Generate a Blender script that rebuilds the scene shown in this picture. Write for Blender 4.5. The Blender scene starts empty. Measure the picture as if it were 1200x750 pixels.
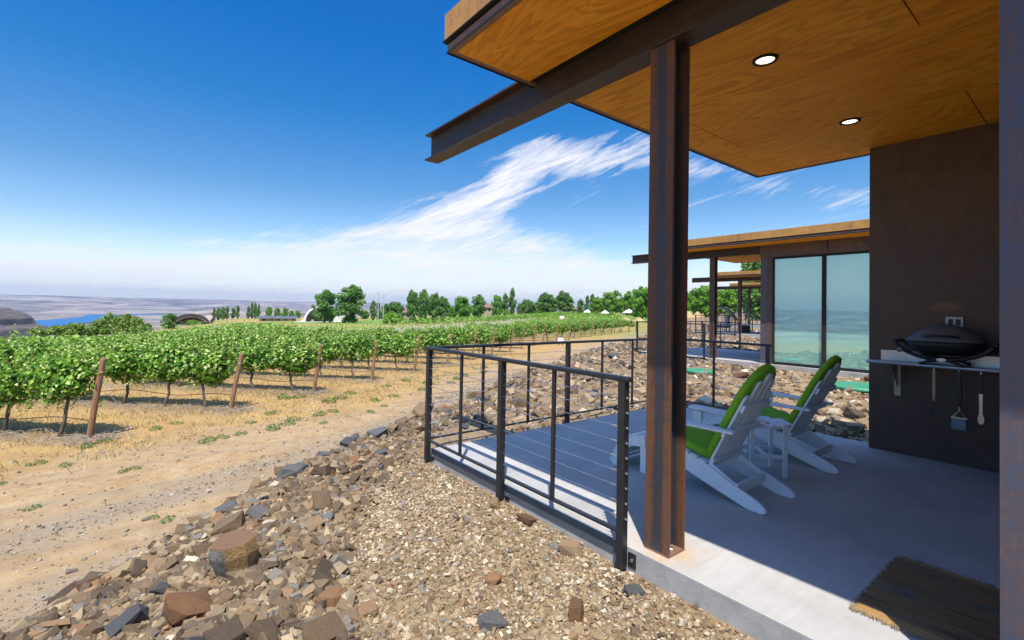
import bpy, bmesh, math, random
import numpy as np
from mathutils import Vector, Matrix
R = math.radians
random.seed(7)
rng = np.random.default_rng(11)
SC = bpy.context.scene
COL = SC.collection
CAM = np.array([-2.5685, -4.682, 1.55])

# ------------------------------------------------------------------ mesh helpers
class MB:
    def __init__(s): s.v = []; s.f = []
    def add(s, vs, fs):
        o = len(s.v); s.v += [tuple(map(float, p)) for p in vs]; s.f += [tuple(i + o for i in f) for f in fs]; return s
    def box(s, x0, x1, y0, y1, z0, z1):
        return s.add([(x0,y0,z0),(x1,y0,z0),(x1,y1,z0),(x0,y1,z0),(x0,y0,z1),(x1,y0,z1),(x1,y1,z1),(x0,y1,z1)],
                     [(0,3,2,1),(4,5,6,7),(0,1,5,4),(1,2,6,5),(2,3,7,6),(3,0,4,7)])
    def bar(s, a, b, w, h, upv=(0,0,1)):
        a = Vector(a); b = Vector(b); d = (b - a).normalized(); u = Vector(upv)
        x = d.cross(u)
        if x.length < 1e-4: x = d.cross(Vector((1,0,0)))
        x.normalize(); y = x.cross(d).normalized()
        vs = []
        for p in (a, b):
            for sx, sy in ((-1,-1),(1,-1),(1,1),(-1,1)): vs.append(p + x*(w/2*sx) + y*(h/2*sy))
        return s.add(vs, [(0,1,2,3),(7,6,5,4),(0,4,5,1),(1,5,6,2),(2,6,7,3),(3,7,4,0)])
    def prism(s, poly, axis, a, b):
        # poly: 2D outline; axis 'x': (y,z) outline swept in x;  'y': (x,z);  'z': (x,y)
        def P(p, t):
            return {'x': (t, p[0], p[1]), 'y': (p[0], t, p[1]), 'z': (p[0], p[1], t)}[axis]
        n = len(poly)
        vs = [P(p, a) for p in poly] + [P(p, b) for p in poly]
        fs = [tuple(range(n))[::-1], tuple(range(n, 2*n))] + [(i, (i+1) % n, n + (i+1) % n, n + i) for i in range(n)]
        return s.add(vs, fs)
    def tube(s, pts, r, n=8, cap=True):
        pts = [Vector(p) for p in pts]; m = len(pts)
        rs = r if isinstance(r, (list, tuple)) else [r]*m
        vs = []; prev = None
        for i, p in enumerate(pts):
            d = (pts[min(i+1, m-1)] - pts[max(i-1, 0)]).normalized()
            if prev is None:
                x = d.cross(Vector((0,0,1)))
                if x.length < .05: x = d.cross(Vector((1,0,0)))
            else: x = prev - d*prev.dot(d)
            x.normalize(); prev = x; y = d.cross(x)
            for k in range(n):
                a = 2*math.pi*k/n; vs.append(p + (x*math.cos(a) + y*math.sin(a))*rs[i])
        fs = [(i*n+k, i*n+(k+1)%n, (i+1)*n+(k+1)%n, (i+1)*n+k) for i in range(m-1) for k in range(n)]
        if cap: fs += [tuple(range(n))[::-1], tuple(range((m-1)*n, m*n))]
        return s.add(vs, fs)
    def lathe(s, prof, c=(0,0,0), n=24, sx=1, sy=1):
        m = len(prof); vs = []
        for r, z in prof:
            for k in range(n):
                a = 2*math.pi*k/n; vs.append((c[0]+r*math.cos(a)*sx, c[1]+r*math.sin(a)*sy, c[2]+z))
        fs = [(i*n+k, i*n+(k+1)%n, (i+1)*n+(k+1)%n, (i+1)*n+k) for i in range(m-1) for k in range(n)]
        fs += [tuple(range(n))[::-1], tuple(range((m-1)*n, m*n))]
        return s.add(vs, fs)
    def xf(s, M):
        s.v = [tuple(M @ Vector(p)) for p in s.v]; return s

def obj(name, mb, mat, parent=None, bevel=0, smooth=False, loc=None):
    me = bpy.data.meshes.new(name)
    me.from_pydata(mb.v, [], mb.f); me.update()
    bm = bmesh.new(); bm.from_mesh(me); bmesh.ops.recalc_face_normals(bm, faces=bm.faces); bm.to_mesh(me); bm.free()
    if mat: me.materials.append(mat)
    if smooth: me.polygons.foreach_set('use_smooth', [True]*len(me.polygons))
    o = bpy.data.objects.new(name, me); COL.objects.link(o)
    if loc is not None: o.location = loc
    if parent: o.parent = parent
    if bevel:
        b = o.modifiers.new('b', 'BEVEL'); b.width = bevel; b.segments = 2; b.limit_method = 'ANGLE'; b.angle_limit = R(40)
        if not smooth: b.harden_normals = False
    return o
def tag(o, label=None, cat=None, group=None, kind=None):
    if label: o['label'] = label
    if cat: o['category'] = cat
    if group: o['group'] = group
    if kind: o['kind'] = kind
    return o
def thing(name, label, cat, loc=(0,0,0), rz=0, group=None):
    o = bpy.data.objects.new(name, None); COL.objects.link(o); o.empty_display_size = .1
    o.location = loc; o.rotation_euler = (0,0,rz)
    return tag(o, label, cat, group)
def copy_tree(o, parent=None):
    c = o.copy(); COL.objects.link(c)
    if parent: c.parent = parent
    for ch in list(o.children): copy_tree(ch, c)
    return c
def dup(o, loc, rz=0, scale=None, label=None, group=None, cat=None):
    c = copy_tree(o); c.location = loc; c.rotation_euler = (0,0,rz)
    if scale is not None: c.scale = scale if isinstance(scale, (tuple, list)) else (scale,)*3
    return tag(c, label, cat, group)
def np_mesh(name, V, F, mat, attrs=None, parent=None, smooth=False):
    """fast mesh from numpy arrays; F is (n,3) or (n,4); attrs: {name: (n_verts,) float or (n_verts,3) colour}"""
    me = bpy.data.meshes.new(name); n, k = F.shape
    me.vertices.add(len(V)); me.vertices.foreach_set('co', np.ascontiguousarray(V, np.float32).ravel())
    me.loops.add(n*k); me.loops.foreach_set('vertex_index', np.ascontiguousarray(F, np.int32).ravel())
    me.polygons.add(n); me.polygons.foreach_set('loop_start', np.arange(0, n*k, k, dtype=np.int32))
    me.polygons.foreach_set('use_smooth', np.full(n, smooth, bool))
    me.update(calc_edges=True)
    for an, a in (attrs or {}).items():
        if a.ndim == 1:
            at = me.attributes.new(an, 'FLOAT', 'POINT'); at.data.foreach_set('value', a.astype(np.float32))
        else:
            at = me.attributes.new(an, 'FLOAT_COLOR', 'POINT')
            at.data.foreach_set('color', np.hstack([a, np.ones((len(a),1))]).astype(np.float32).ravel())
    if mat: me.materials.append(mat)
    o = bpy.data.objects.new(name, me); COL.objects.link(o)
    if parent: o.parent = parent
    return o

# ------------------------------------------------------------------ materials
class NT:
    def __init__(s, name):
        s.m = bpy.data.materials.new(name); s.m.use_nodes = True; s.t = s.m.node_tree; s.t.nodes.clear()
        s.out = s.t.nodes.new('ShaderNodeOutputMaterial')
    def n(s, typ, **kw):
        nd = s.t.nodes.new(typ)
        for k, v in kw.items():
            if k.startswith('i_'):
                key = k[2:]; key = int(key) if key.isdigit() else key
                if isinstance(v, bpy.types.NodeSocket): s.t.links.new(v, nd.inputs[key])
                else: nd.inputs[key].default_value = v
            else: setattr(nd, k, v)
        return nd
    def l(s, a, b): s.t.links.new(a, b)
    def pos(s, scale=(1,1,1), space='Object', rot=(0,0,0)):
        if space == 'World': v = s.n('ShaderNodeNewGeometry').outputs['Position']
        else: v = s.n('ShaderNodeTexCoord').outputs[space]
        mp = s.n('ShaderNodeMapping'); s.l(v, mp.inputs[0]); mp.inputs['Scale'].default_value = scale; mp.inputs['Rotation'].default_value = rot
        return mp.outputs[0]
    def noise(s, vec, scale=5, detail=6, rough=.6, dist=0):
        nd = s.n('ShaderNodeTexNoise'); s.l(vec, nd.inputs['Vector']); nd.inputs['Scale'].default_value = scale
        nd.inputs['Detail'].default_value = detail; nd.inputs['Roughness'].default_value = rough; nd.inputs['Distortion'].default_value = dist
        return nd.outputs[0]
    def ramp(s, fac, stops, interp='LINEAR'):
        r = s.n('ShaderNodeValToRGB'); s.l(fac, r.inputs[0]); cr = r.color_ramp; cr.interpolation = interp
        while len(cr.elements) < len(stops): cr.elements.new(.5)
        for e, (p, c) in zip(cr.elements, stops):
            e.position = p; e.color = (c, c, c, 1) if not isinstance(c, (tuple, list)) else tuple(c) + (1,)
        return r.outputs[0]
    def mix(s, fac, a, b, typ='MIX'):
        m = s.n('ShaderNodeMix'); m.data_type = 'RGBA'; m.blend_type = typ
        for idx, v in ((0, fac), (6, a), (7, b)):
            if isinstance(v, bpy.types.NodeSocket): s.l(v, m.inputs[idx])
            elif idx == 0: m.inputs[0].default_value = v
            else: m.inputs[idx].default_value = tuple(v) + (1,)
        return m.outputs[2]
    def math(s, op, a, b=0, clamp=False):
        m = s.n('ShaderNodeMath', operation=op, use_clamp=clamp)
        for i, v in enumerate((a, b)):
            if isinstance(v, bpy.types.NodeSocket): s.l(v, m.inputs[i])
            else: m.inputs[i].default_value = v
        return m.outputs[0]
    def attr(s, name, out='Fac'):
        a = s.n('ShaderNodeAttribute'); a.attribute_name = name; return a.outputs[out]
    def bump(s, h, strength=.3, dist=.01):
        b = s.n('ShaderNodeBump'); s.l(h, b.inputs['Height']); b.inputs['Strength'].default_value = strength; b.inputs['Distance'].default_value = dist
        return b.outputs[0]
    def bsdf(s, col, rough=.6, metal=0, normal=None, spec=None, **kw):
        b = s.n('ShaderNodeBsdfPrincipled')
        for key, v in (('Base Color', col), ('Roughness', rough), ('Metallic', metal)):
            if isinstance(v, bpy.types.NodeSocket): s.l(v, b.inputs[key])
            else: b.inputs[key].default_value = tuple(v) + (1,) if key == 'Base Color' else v
        if normal is not None: s.l(normal, b.inputs['Normal'])
        if spec is not None: b.inputs['Specular IOR Level'].default_value = spec
        for k, v in kw.items(): b.inputs[k].default_value = v
        return b
    def done(s, sh): s.l(sh.outputs[0] if not isinstance(sh, bpy.types.NodeSocket) else sh, s.out.inputs[0]); return s.m

M = {}
def simple(name, col, rough=.5, metal=0, var=.15, scale=8, spec=None, bump=.1):
    t = NT(name); p = t.pos()
    n = t.noise(p, scale, 5)
    c = t.ramp(n, [(.3, tuple(x*(1-var) for x in col)), (.7, tuple(min(1, x*(1+var)) for x in col))])
    M[name] = t.done(t.bsdf(c, rough, metal, t.bump(t.noise(p, scale*9, 3), bump, .004), spec)); return M[name]

def mk_steel():
    # weathered mill-scale steel: blue-grey scale, brown rust bloom, streaked down the length
    def steel(name, dark, mid, rust, bias, streak, metal=.2, band=None, patch=None):
        t = NT(name); p = t.pos()
        st = t.noise(t.pos(streak), 5, 8, .72); sp = t.noise(p, 38, 6, .75); bl = t.noise(p, 2.2, 6, .65, .8)
        f = t.math('ADD', t.math('MULTIPLY', st, .55), t.math('MULTIPLY', bl, .45))
        f = t.math('ADD', f, t.math('MULTIPLY', t.math('SUBTRACT', sp, .5), .5)); f = t.math('ADD', f, bias)
        if band:                                     # rolled-in blue scale along the middle of the flange
            sep = t.n('ShaderNodeSeparateXYZ'); t.l(t.n('ShaderNodeTexCoord').outputs['Generated'], sep.inputs[0])
            d = t.math('ABSOLUTE', t.math('SUBTRACT', sep.outputs[band], .5))
            d = t.math('ADD', d, t.math('MULTIPLY', t.math('SUBTRACT', st, .5), .25))
            f = t.math('ADD', f, t.ramp(d, [(.1, -.0), (.24, .26)])); f = t.math('SUBTRACT', f, .16)
        c = t.ramp(f, [(.36, dark), (.5, mid), (.66, rust)])
        scr = t.ramp(t.noise(p, 60, 3, .8), [(.7, 0.0), (.78, 1.0)]); c = t.mix(t.math('MULTIPLY', scr, .3), c, (.2,.17,.15))
        if patch:
            geo = t.n('ShaderNodeSeparateXYZ'); t.l(p, geo.inputs[0])
            dy = t.math('MULTIPLY', t.math('SUBTRACT', geo.outputs[1], patch[0]), 1/patch[2]); dz = t.math('MULTIPLY', t.math('SUBTRACT', geo.outputs[2], patch[1]), 1/patch[3])
            d = t.math('ADD', t.math('SQRT', t.math('ADD', t.math('MULTIPLY', dy, dy), t.math('MULTIPLY', dz, dz))), t.math('MULTIPLY', t.math('SUBTRACT', t.noise(p, 14, 6, .75), .5), 1.5))
            c = t.mix(t.ramp(d, [(.5, .65), (1.1, 0.0)]), c, (.22,.125,.05))
        rg = t.ramp(f, [(.3, .42), (.7, .75)])
        M[name] = t.done(t.bsdf(c, rg, metal, t.bump(t.math('ADD', sp, st), .25, .004)))
    steel('beam_steel', (.032,.025,.02), (.06,.038,.025), (.17,.072,.03), -.06, (2.5,.12,2.5))
    steel('column_steel', (.04,.047,.06), (.062,.043,.034), (.165,.072,.036), .02, (9,9,.1), .2, 1)
    steel('corner_steel', (.075,.095,.15), (.11,.09,.1), (.2,.11,.1), -.03, (9,9,.1), .3)
    steel('wall_steel', (.068,.042,.03), (.108,.067,.046), (.15,.09,.058), -.02, (1.4,1.2,.5), .1, None, (-3.55, 1.66, .17, .07))
    steel('fascia_corten', (.24,.12,.035), (.4,.2,.05), (.5,.26,.06), .02, (4,4,.5), .0)
    steel('edge_steel', (.13,.085,.07), (.22,.12,.09), (.3,.16,.11), .02, (3,3,3), .15)
mk_steel()
simple('rail_paint', (.018,.019,.021), .38, 0, .2, 12)
simple('cable_metal', (.55,.55,.54), .3, .9, .1)
simple('fitting_metal', (.72,.72,.7), .25, .9, .1)
simple('channel_paint', (.075,.085,.095), .55, 0, .15, 4)
simple('gap_black', (.012,.011,.011), .8, 0)
simple('shelf_steel', (.5,.5,.5), .32, .85, .12, 6)
simple('bracket_metal', (.42,.38,.27), .45, .6, .2)
simple('grill_lid', (.12,.125,.135), .38, .1, .15, 20)
simple('grill_black', (.014,.014,.015), .5, 0, .1)
simple('badge_white', (.75,.75,.76), .3, .2, .03)
simple('tool_black', (.016,.016,.017), .45)
simple('tool_metal', (.5,.48,.42), .32, .9)
simple('tool_handle', (.45,.36,.2), .5)
simple('brush_head', (.2,.26,.31), .6)
simple('cushion_green', (.21,.47,.015), .85, 0, .1, 10)
simple('wicker_tan', (.38,.29,.2), .8, 0, .25, 30)
simple('cushion_grey', (.32,.36,.42), .85)
simple('dark_furniture', (.03,.028,.027), .6)
simple('shell_white', (.66,.63,.56), .7, 0, .08, 2)
simple('shell_rib', (.38,.34,.27), .8, 0, .12, 2)
simple('white_fabric', (.8,.79,.77), .7, 0, .05)
simple('roof_brown', (.2,.12,.09), .85, 0, .2, 2)
simple('wall_tan', (.36,.28,.2), .9, 0, .15, 2)
simple('wall_stone', (.3,.26,.21), .9, 0, .2, 3)
simple('window_dark', (.02,.025,.03), .15)
simple('roof_slate', (.09,.1,.12), .6, 0, .1)
simple('timber_dark', (.055,.04,.03), .8, 0, .2)
simple('utility_pole', (.4,.38,.35), .8)
simple('mound_soil', (.42,.29,.13), .95, 0, .2, 2)
simple('cover_green', (.045,.24,.12), .5, 0, .12, 4)
simple('hose_black', (.014,.013,.012), .6)
simple('wire_grey', (.35,.35,.34), .4, .7)
simple('outlet_grey', (.5,.5,.48), .5, .3)
simple('twig', (.29,.24,.185), .9, 0, .3, 9)
simple('room_floor', (.28,.22,.17), .6)
simple('room_wall', (.55,.53,.5), .8)
simple('blind_fabric', (.6,.71,.67), .8, 0, .03)

def mk_chair_white():
    t = NT('chair_white'); p = t.pos((1,1,1))
    n = t.noise(p, 14, 5); fine = t.noise(t.pos((4,40,40)), 6, 3)
    c = t.ramp(n, [(.3,(.8,.8,.8)), (.7,(.86,.86,.86))])
    M['chair_white'] = t.done(t.bsdf(c, .42, 0, t.bump(fine, .12, .002)))
mk_chair_white()

def mk_ply():
    t = NT('plywood_soffit')
    p = t.pos()
    oi = t.n('ShaderNodeObjectInfo').outputs['Random']
    mp = t.n('ShaderNodeVectorMath', operation='ADD'); t.l(p, mp.inputs[0])
    cb = t.n('ShaderNodeCombineXYZ'); t.l(t.math('MULTIPLY', oi, 37.), cb.inputs[0]); t.l(t.math('MULTIPLY', oi, 91.), cb.inputs[1]); t.l(cb.outputs[0], mp.inputs[1])
    sc = t.n('ShaderNodeMapping'); t.l(mp.outputs[0], sc.inputs[0]); sc.inputs['Scale'].default_value = (1.0, .2, .3)
    big = t.noise(sc.outputs[0], 2.0, 2.5, .5, .9)
    w = t.n('ShaderNodeMath', operation='MULTIPLY'); t.l(big, w.inputs[0]); w.inputs[1].default_value = 13
    fr = t.math('FRACT', w.outputs[0])
    rings = t.ramp(fr, [(0, 0.0), (.55, .25), (.8, 1.0), (.93, .85), (1, 0.0)])
    sc2 = t.n('ShaderNodeMapping'); t.l(mp.outputs[0], sc2.inputs[0]); sc2.inputs['Scale'].default_value = (1, .045, 1)
    fib = t.noise(sc2.outputs[0], 55, 5, .7)
    blo = t.noise(mp.outputs[0], 1.6, 5, .6)
    c = t.ramp(blo, [(.3,(.82,.31,.018)), (.55,(.9,.38,.028)), (.8,(.92,.45,.05))])
    c = t.mix(t.math('MULTIPLY', rings, .5), c, (.44,.14,.006))
    c = t.mix(t.math('MULTIPLY', t.ramp(fib, [(.42,0.0),(.75,1.0)]), .6), c, (.52,.2,.015))
    kn = t.ramp(t.noise(mp.outputs[0], 2.6, 6, .75, 1.2), [(.67,0.0),(.76,1.0)])
    c = t.mix(t.math('MULTIPLY', kn, .55), c, (.1,.05,.022))
    M['plywood_soffit'] = t.done(t.bsdf(c, .6, 0, t.bump(fib, .12, .002), .15))
mk_ply()

def mk_concrete():
    t = NT('concrete'); p = t.pos()
    a = t.noise(p, 1.3, 7, .65, .4); b = t.noise(p, 22, 5, .7); sw = t.noise(t.pos((.5,3,1), rot=(0,0,.5)), 3, 6, .7, 1.2)
    c = t.ramp(a, [(.25,(.35,.337,.312)), (.5,(.43,.416,.387)), (.75,(.49,.476,.447))])
    c = t.mix(t.math('MULTIPLY', t.ramp(sw, [(.4,0.0),(.75,1.0)]), .35), c, (.25,.235,.21))
    c = t.mix(t.math('MULTIPLY', t.ramp(b, [(.6,0.0),(.78,1.0)]), .25), c, (.22,.2,.18))
    grit = t.ramp(t.noise(p, 75, 2, .6), [(.68,0.0),(.72,1.0)]); c = t.mix(t.math('MULTIPLY', t.math('MULTIPLY', grit, t.ramp(a, [(.45,0.0),(.65,1.0)])), .6), c, (.2,.17,.13))
    # rust run-off round the column foot and the plate of the end wall
    sep = t.n('ShaderNodeSeparateXYZ'); t.l(t.n('ShaderNodeTexCoord').outputs['Object'], sep.inputs[0])
    dx = t.math('SUBTRACT', sep.outputs[0], .17); dy = t.math('SUBTRACT', sep.outputs[1], -2.86)
    d = t.math('SQRT', t.math('ADD', t.math('MULTIPLY', dx, dx), t.math('MULTIPLY', dy, dy)))
    d = t.math('ADD', d, t.math('MULTIPLY', t.math('SUBTRACT', t.noise(p, 7, 6, .7), .5), .55))
    f = t.ramp(d, [(.1, .9), (.17, .45), (.3, 0.0)])
    c = t.mix(t.math('MULTIPLY', f, .6), c, (.5,.3,.12))
    M['concrete'] = t.done(t.bsdf(c, .75, 0, t.bump(b, .25, .004)))
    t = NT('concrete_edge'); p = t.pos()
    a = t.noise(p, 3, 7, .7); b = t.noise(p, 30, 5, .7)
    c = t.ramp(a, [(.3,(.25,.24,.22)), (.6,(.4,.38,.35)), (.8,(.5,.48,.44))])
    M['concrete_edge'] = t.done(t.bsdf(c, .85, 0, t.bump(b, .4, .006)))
mk_concrete()

def mk_glass():
    t = NT('tinted_glass')
    tr = t.n('ShaderNodeBsdfTransparent'); tr.inputs[0].default_value = (.86,.96,.93,1)
    gl = t.n('ShaderNodeBsdfGlossy'); gl.inputs['Color'].default_value = (.8,1,1,1); gl.inputs['Roughness'].default_value = .02
    wob = t.bump(t.noise(t.pos(), .8, 2), .02, .02); t.l(wob, gl.inputs['Normal'])
    mx = t.n('ShaderNodeMixShader'); mx.inputs[0].default_value = .2; t.l(tr.outputs[0], mx.inputs[1]); t.l(gl.outputs[0], mx.inputs[2])
    M['tinted_glass'] = t.done(mx)
    t = NT('lamp_lens'); e = t.n('ShaderNodeEmission'); e.inputs[0].default_value = (1,.86,.66,1); e.inputs[1].default_value = 1.3
    M['lamp_lens'] = t.done(e)
mk_glass()

def mk_leaf(name, stops, trans=.35, rough=.5):
    t = NT(name); v = t.attr('v')
    c = t.ramp(v, stops)
    b = t.bsdf(c, rough, 0, spec=.35)
    tl = t.n('ShaderNodeBsdfTranslucent'); t.l(t.mix(.5, c, (.22,.3,.03)), tl.inputs[0])
    mx = t.n('ShaderNodeMixShader'); mx.inputs[0].default_value = trans; t.l(b.outputs[0], mx.inputs[1]); t.l(tl.outputs[0], mx.inputs[2])
    M[name] = t.done(mx)
mk_leaf('vine_leaf', [(0,(.03,.11,.012)), (.35,(.1,.27,.022)), (.62,(.26,.46,.05)), (.85,(.55,.68,.2)), (1,(.7,.75,.36))])
mk_leaf('tree_leaf', [(0,(.04,.12,.025)), (.5,(.14,.3,.06)), (1,(.34,.52,.13))], .3)
mk_leaf('bright_leaf', [(0,(.06,.18,.018)), (.5,(.18,.4,.035)), (1,(.42,.62,.09))], .38)
mk_leaf('willow_leaf', [(0,(.08,.15,.015)), (.5,(.2,.3,.035)), (1,(.38,.47,.09))], .3)
mk_leaf('weed_leaf', [(0,(.04,.11,.02)), (.6,(.08,.2,.035)), (1,(.16,.26,.07))], .3)
mk_leaf('straw', [(0,(.2,.13,.04)), (.5,(.45,.32,.11)), (1,(.72,.58,.28))], .3, .7)

def mk_bark(name, a, b):
    t = NT(name); n = t.noise(t.pos((6,6,1.2)), 5, 6, .7)
    M[name] = t.done(t.bsdf(t.ramp(n, [(.3,a),(.7,b)]), .9, 0, t.bump(n, .6, .02)))
mk_bark('vine_bark', (.06,.045,.033), (.19,.145,.1))
mk_bark('tree_bark', (.07,.055,.04), (.17,.14,.11))
mk_bark('post_wood', (.17,.085,.04), (.36,.2,.1))

def mk_stone(name, stops, bumpd=.02):
    t = NT(name); p = t.pos()
    oi = t.n('ShaderNodeObjectInfo').outputs['Random']
    n = t.noise(p, 5, 6, .7, .5); n2 = t.noise(p, 26, 5, .7)
    f = t.math('ADD', t.math('MULTIPLY', oi, .6), t.math('MULTIPLY', n, .4))
    c = t.ramp(f, stops)
    c = t.mix(t.math('MULTIPLY', t.ramp(n2, [(.5,0.0),(.72,1.0)]), .45), c, (.22,.145,.07))
    M[name] = t.done(t.bsdf(c, .85, 0, t.bump(t.math('ADD', n, t.math('MULTIPLY', n2, .4)), .6, bumpd)))
mk_stone('stone_brown', [(.15,(.045,.03,.018)), (.4,(.098,.064,.034)), (.65,(.165,.108,.055)), (.85,(.24,.165,.088))])
mk_stone('stone_tan', [(.2,(.13,.082,.042)), (.5,(.22,.145,.072)), (.8,(.32,.225,.12))])
mk_stone('stone_slate', [(.2,(.035,.037,.04)), (.5,(.075,.078,.08)), (.8,(.15,.145,.13))])
mk_stone('stone_rust', [(.2,(.09,.045,.022)), (.5,(.18,.085,.034)), (.8,(.26,.135,.055))])
def mk_grav():
    t = NT('gravel_stone'); c = t.attr('col', 'Color')
    n = t.noise(t.pos(), 60, 4)
    c = t.mix(t.math('MULTIPLY', t.ramp(n, [(.4,0.0),(.7,1.0)]), .45), c, (.15,.105,.06))
    pit = t.noise(t.pos(), 140, 4, .7)
    c = t.mix(t.math('MULTIPLY', t.ramp(pit, [(.55,0.0),(.7,1.0)]), .35), c, (.5,.42,.3))
    M['gravel_stone'] = t.done(t.bsdf(c, .9, 0, t.bump(pit, .7, .004)))
mk_grav()

# ------------------------------------------------------------------ terrain height
def sm(a, b, x): u = np.clip((x-a)/(b-a), 0, 1); return u*u*(3-2*u)
def vnoise(x, y, seed=0):
    def h(ix, iy):
        v = np.sin(ix*127.1 + iy*311.7 + seed*74.7)*43758.5453; return v - np.floor(v)
    ix, iy = np.floor(x), np.floor(y); fx, fy = x-ix, y-iy; fx = fx*fx*(3-2*fx); fy = fy*fy*(3-2*fy)
    return (h(ix,iy)*(1-fx)+h(ix+1,iy)*fx)*(1-fy)+(h(ix,iy+1)*(1-fx)+h(ix+1,iy+1)*fx)*fy
def fbm(x, y, oct=4, seed=0):
    s = 0; a = .5
    for o in range(oct): s = s + a*vnoise(x*2**o, y*2**o, seed+o); a *= .5
    return s
def st(x, y): return .866*x+.5*y, -.5*x+.866*y
CREST_S = np.array([-12,-3,-1.6,-.5,1.2,3,8,13.5,20,26,34,60,90]); CREST_T = np.array([.7,.8,1.1,1.35,1.5,1.3,1.65,1.6,1.0,.6,.4,.2,0])
def zg(x, y):
    x = np.asarray(x, float); y = np.asarray(y, float)
    s, t = st(x, y); dx, dy = x-CAM[0], y-CAM[1]; r = np.hypot(dx, dy); b = np.degrees(np.arctan2(dx, dy))
    tc = np.interp(s, CREST_S, CREST_T)
    pad = -.15 + .0095*np.clip(s-2, 0, 60) + .05*(fbm(x*1.1, y*1.1, 3, 3)-.45) + .02*(fbm(x*5, y*5, 2, 5)-.4)
    u = t - tc
    near = sm(-4, 2, s)                         # berm shoulder is lower beside the near heap
    pad = pad - (.22-.1*near)*sm(-1.3, 0, u) + .1*sm(-.9,-.2,u)*(1-sm(-.2,.25,u))*(fbm(x*2.3,y*2.3,3,9))
    g = np.interp(b, [-180,-60,-9,-5.3,-1,4,8,12,20,30,38,48,60,180], [-.03,-.05,-.0425,-.04,-.045,-.028,-.019,-.019,-.017,-.012,-.003,.006,.006,.004])
    road = -1.3 + .05*(fbm(x*.7, y*.7, 4, 21)-.45) + g*np.clip(r-np.interp(b, [-180,3,12,180], [24,24,40,40]), 0, 420)
    for c in (3.6, 5.2): road = road - .035*np.exp(-((t-c+.25*np.sin(s*.35))/.22)**2)*(r < 40)
    w = sm(0, 1.25, u)
    z = pad*(1-w) + road*w
    D = np.interp(b, [-180,-120,-60,-9,-5,0,4,6,10,16,30,60,90,180], [700,200,50,60,135,170,215,300,340,420,500,700,900,700])
    drop = sm(0, 1, (r-D)/(480+D*.4))
    z = z*(1-drop) + drop*(-101 + 3*fbm(x*.004, y*.004, 3, 30))
    rise = sm(4700, 9300, r + 900*(fbm(b*.05, r*0, 3, 31)-.5))
    top = 66 + 95*fbm(b*.075+7, r*.00012, 4, 33)
    terr = .82*rise + .18*sm(.35,.6,np.mod(rise*5 + fbm(b*.2, r*.0004, 3, 12), 1))*rise*(1-rise)*2
    z = z + terr*(101+top)*sm(3500, 5200, r) + 14*(fbm(b*.5, r*.0015, 3, 40)-.5)*sm(3800,4600,r)*(1-sm(9000,12000,r)*.6)
    bluff = sm(2600, 2900, r+260*(fbm(b*.35,r*0,3,50)-.5))*(1-sm(4300,4700,r))*sm(2.2,6,b)*(1-sm(34,50,b))
    z = z + bluff*(52+12*fbm(b*.8, r*.002, 3, 51))
    return z
def zf(x, y): return float(zg(np.array([x]), np.array([y]))[0])

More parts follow.
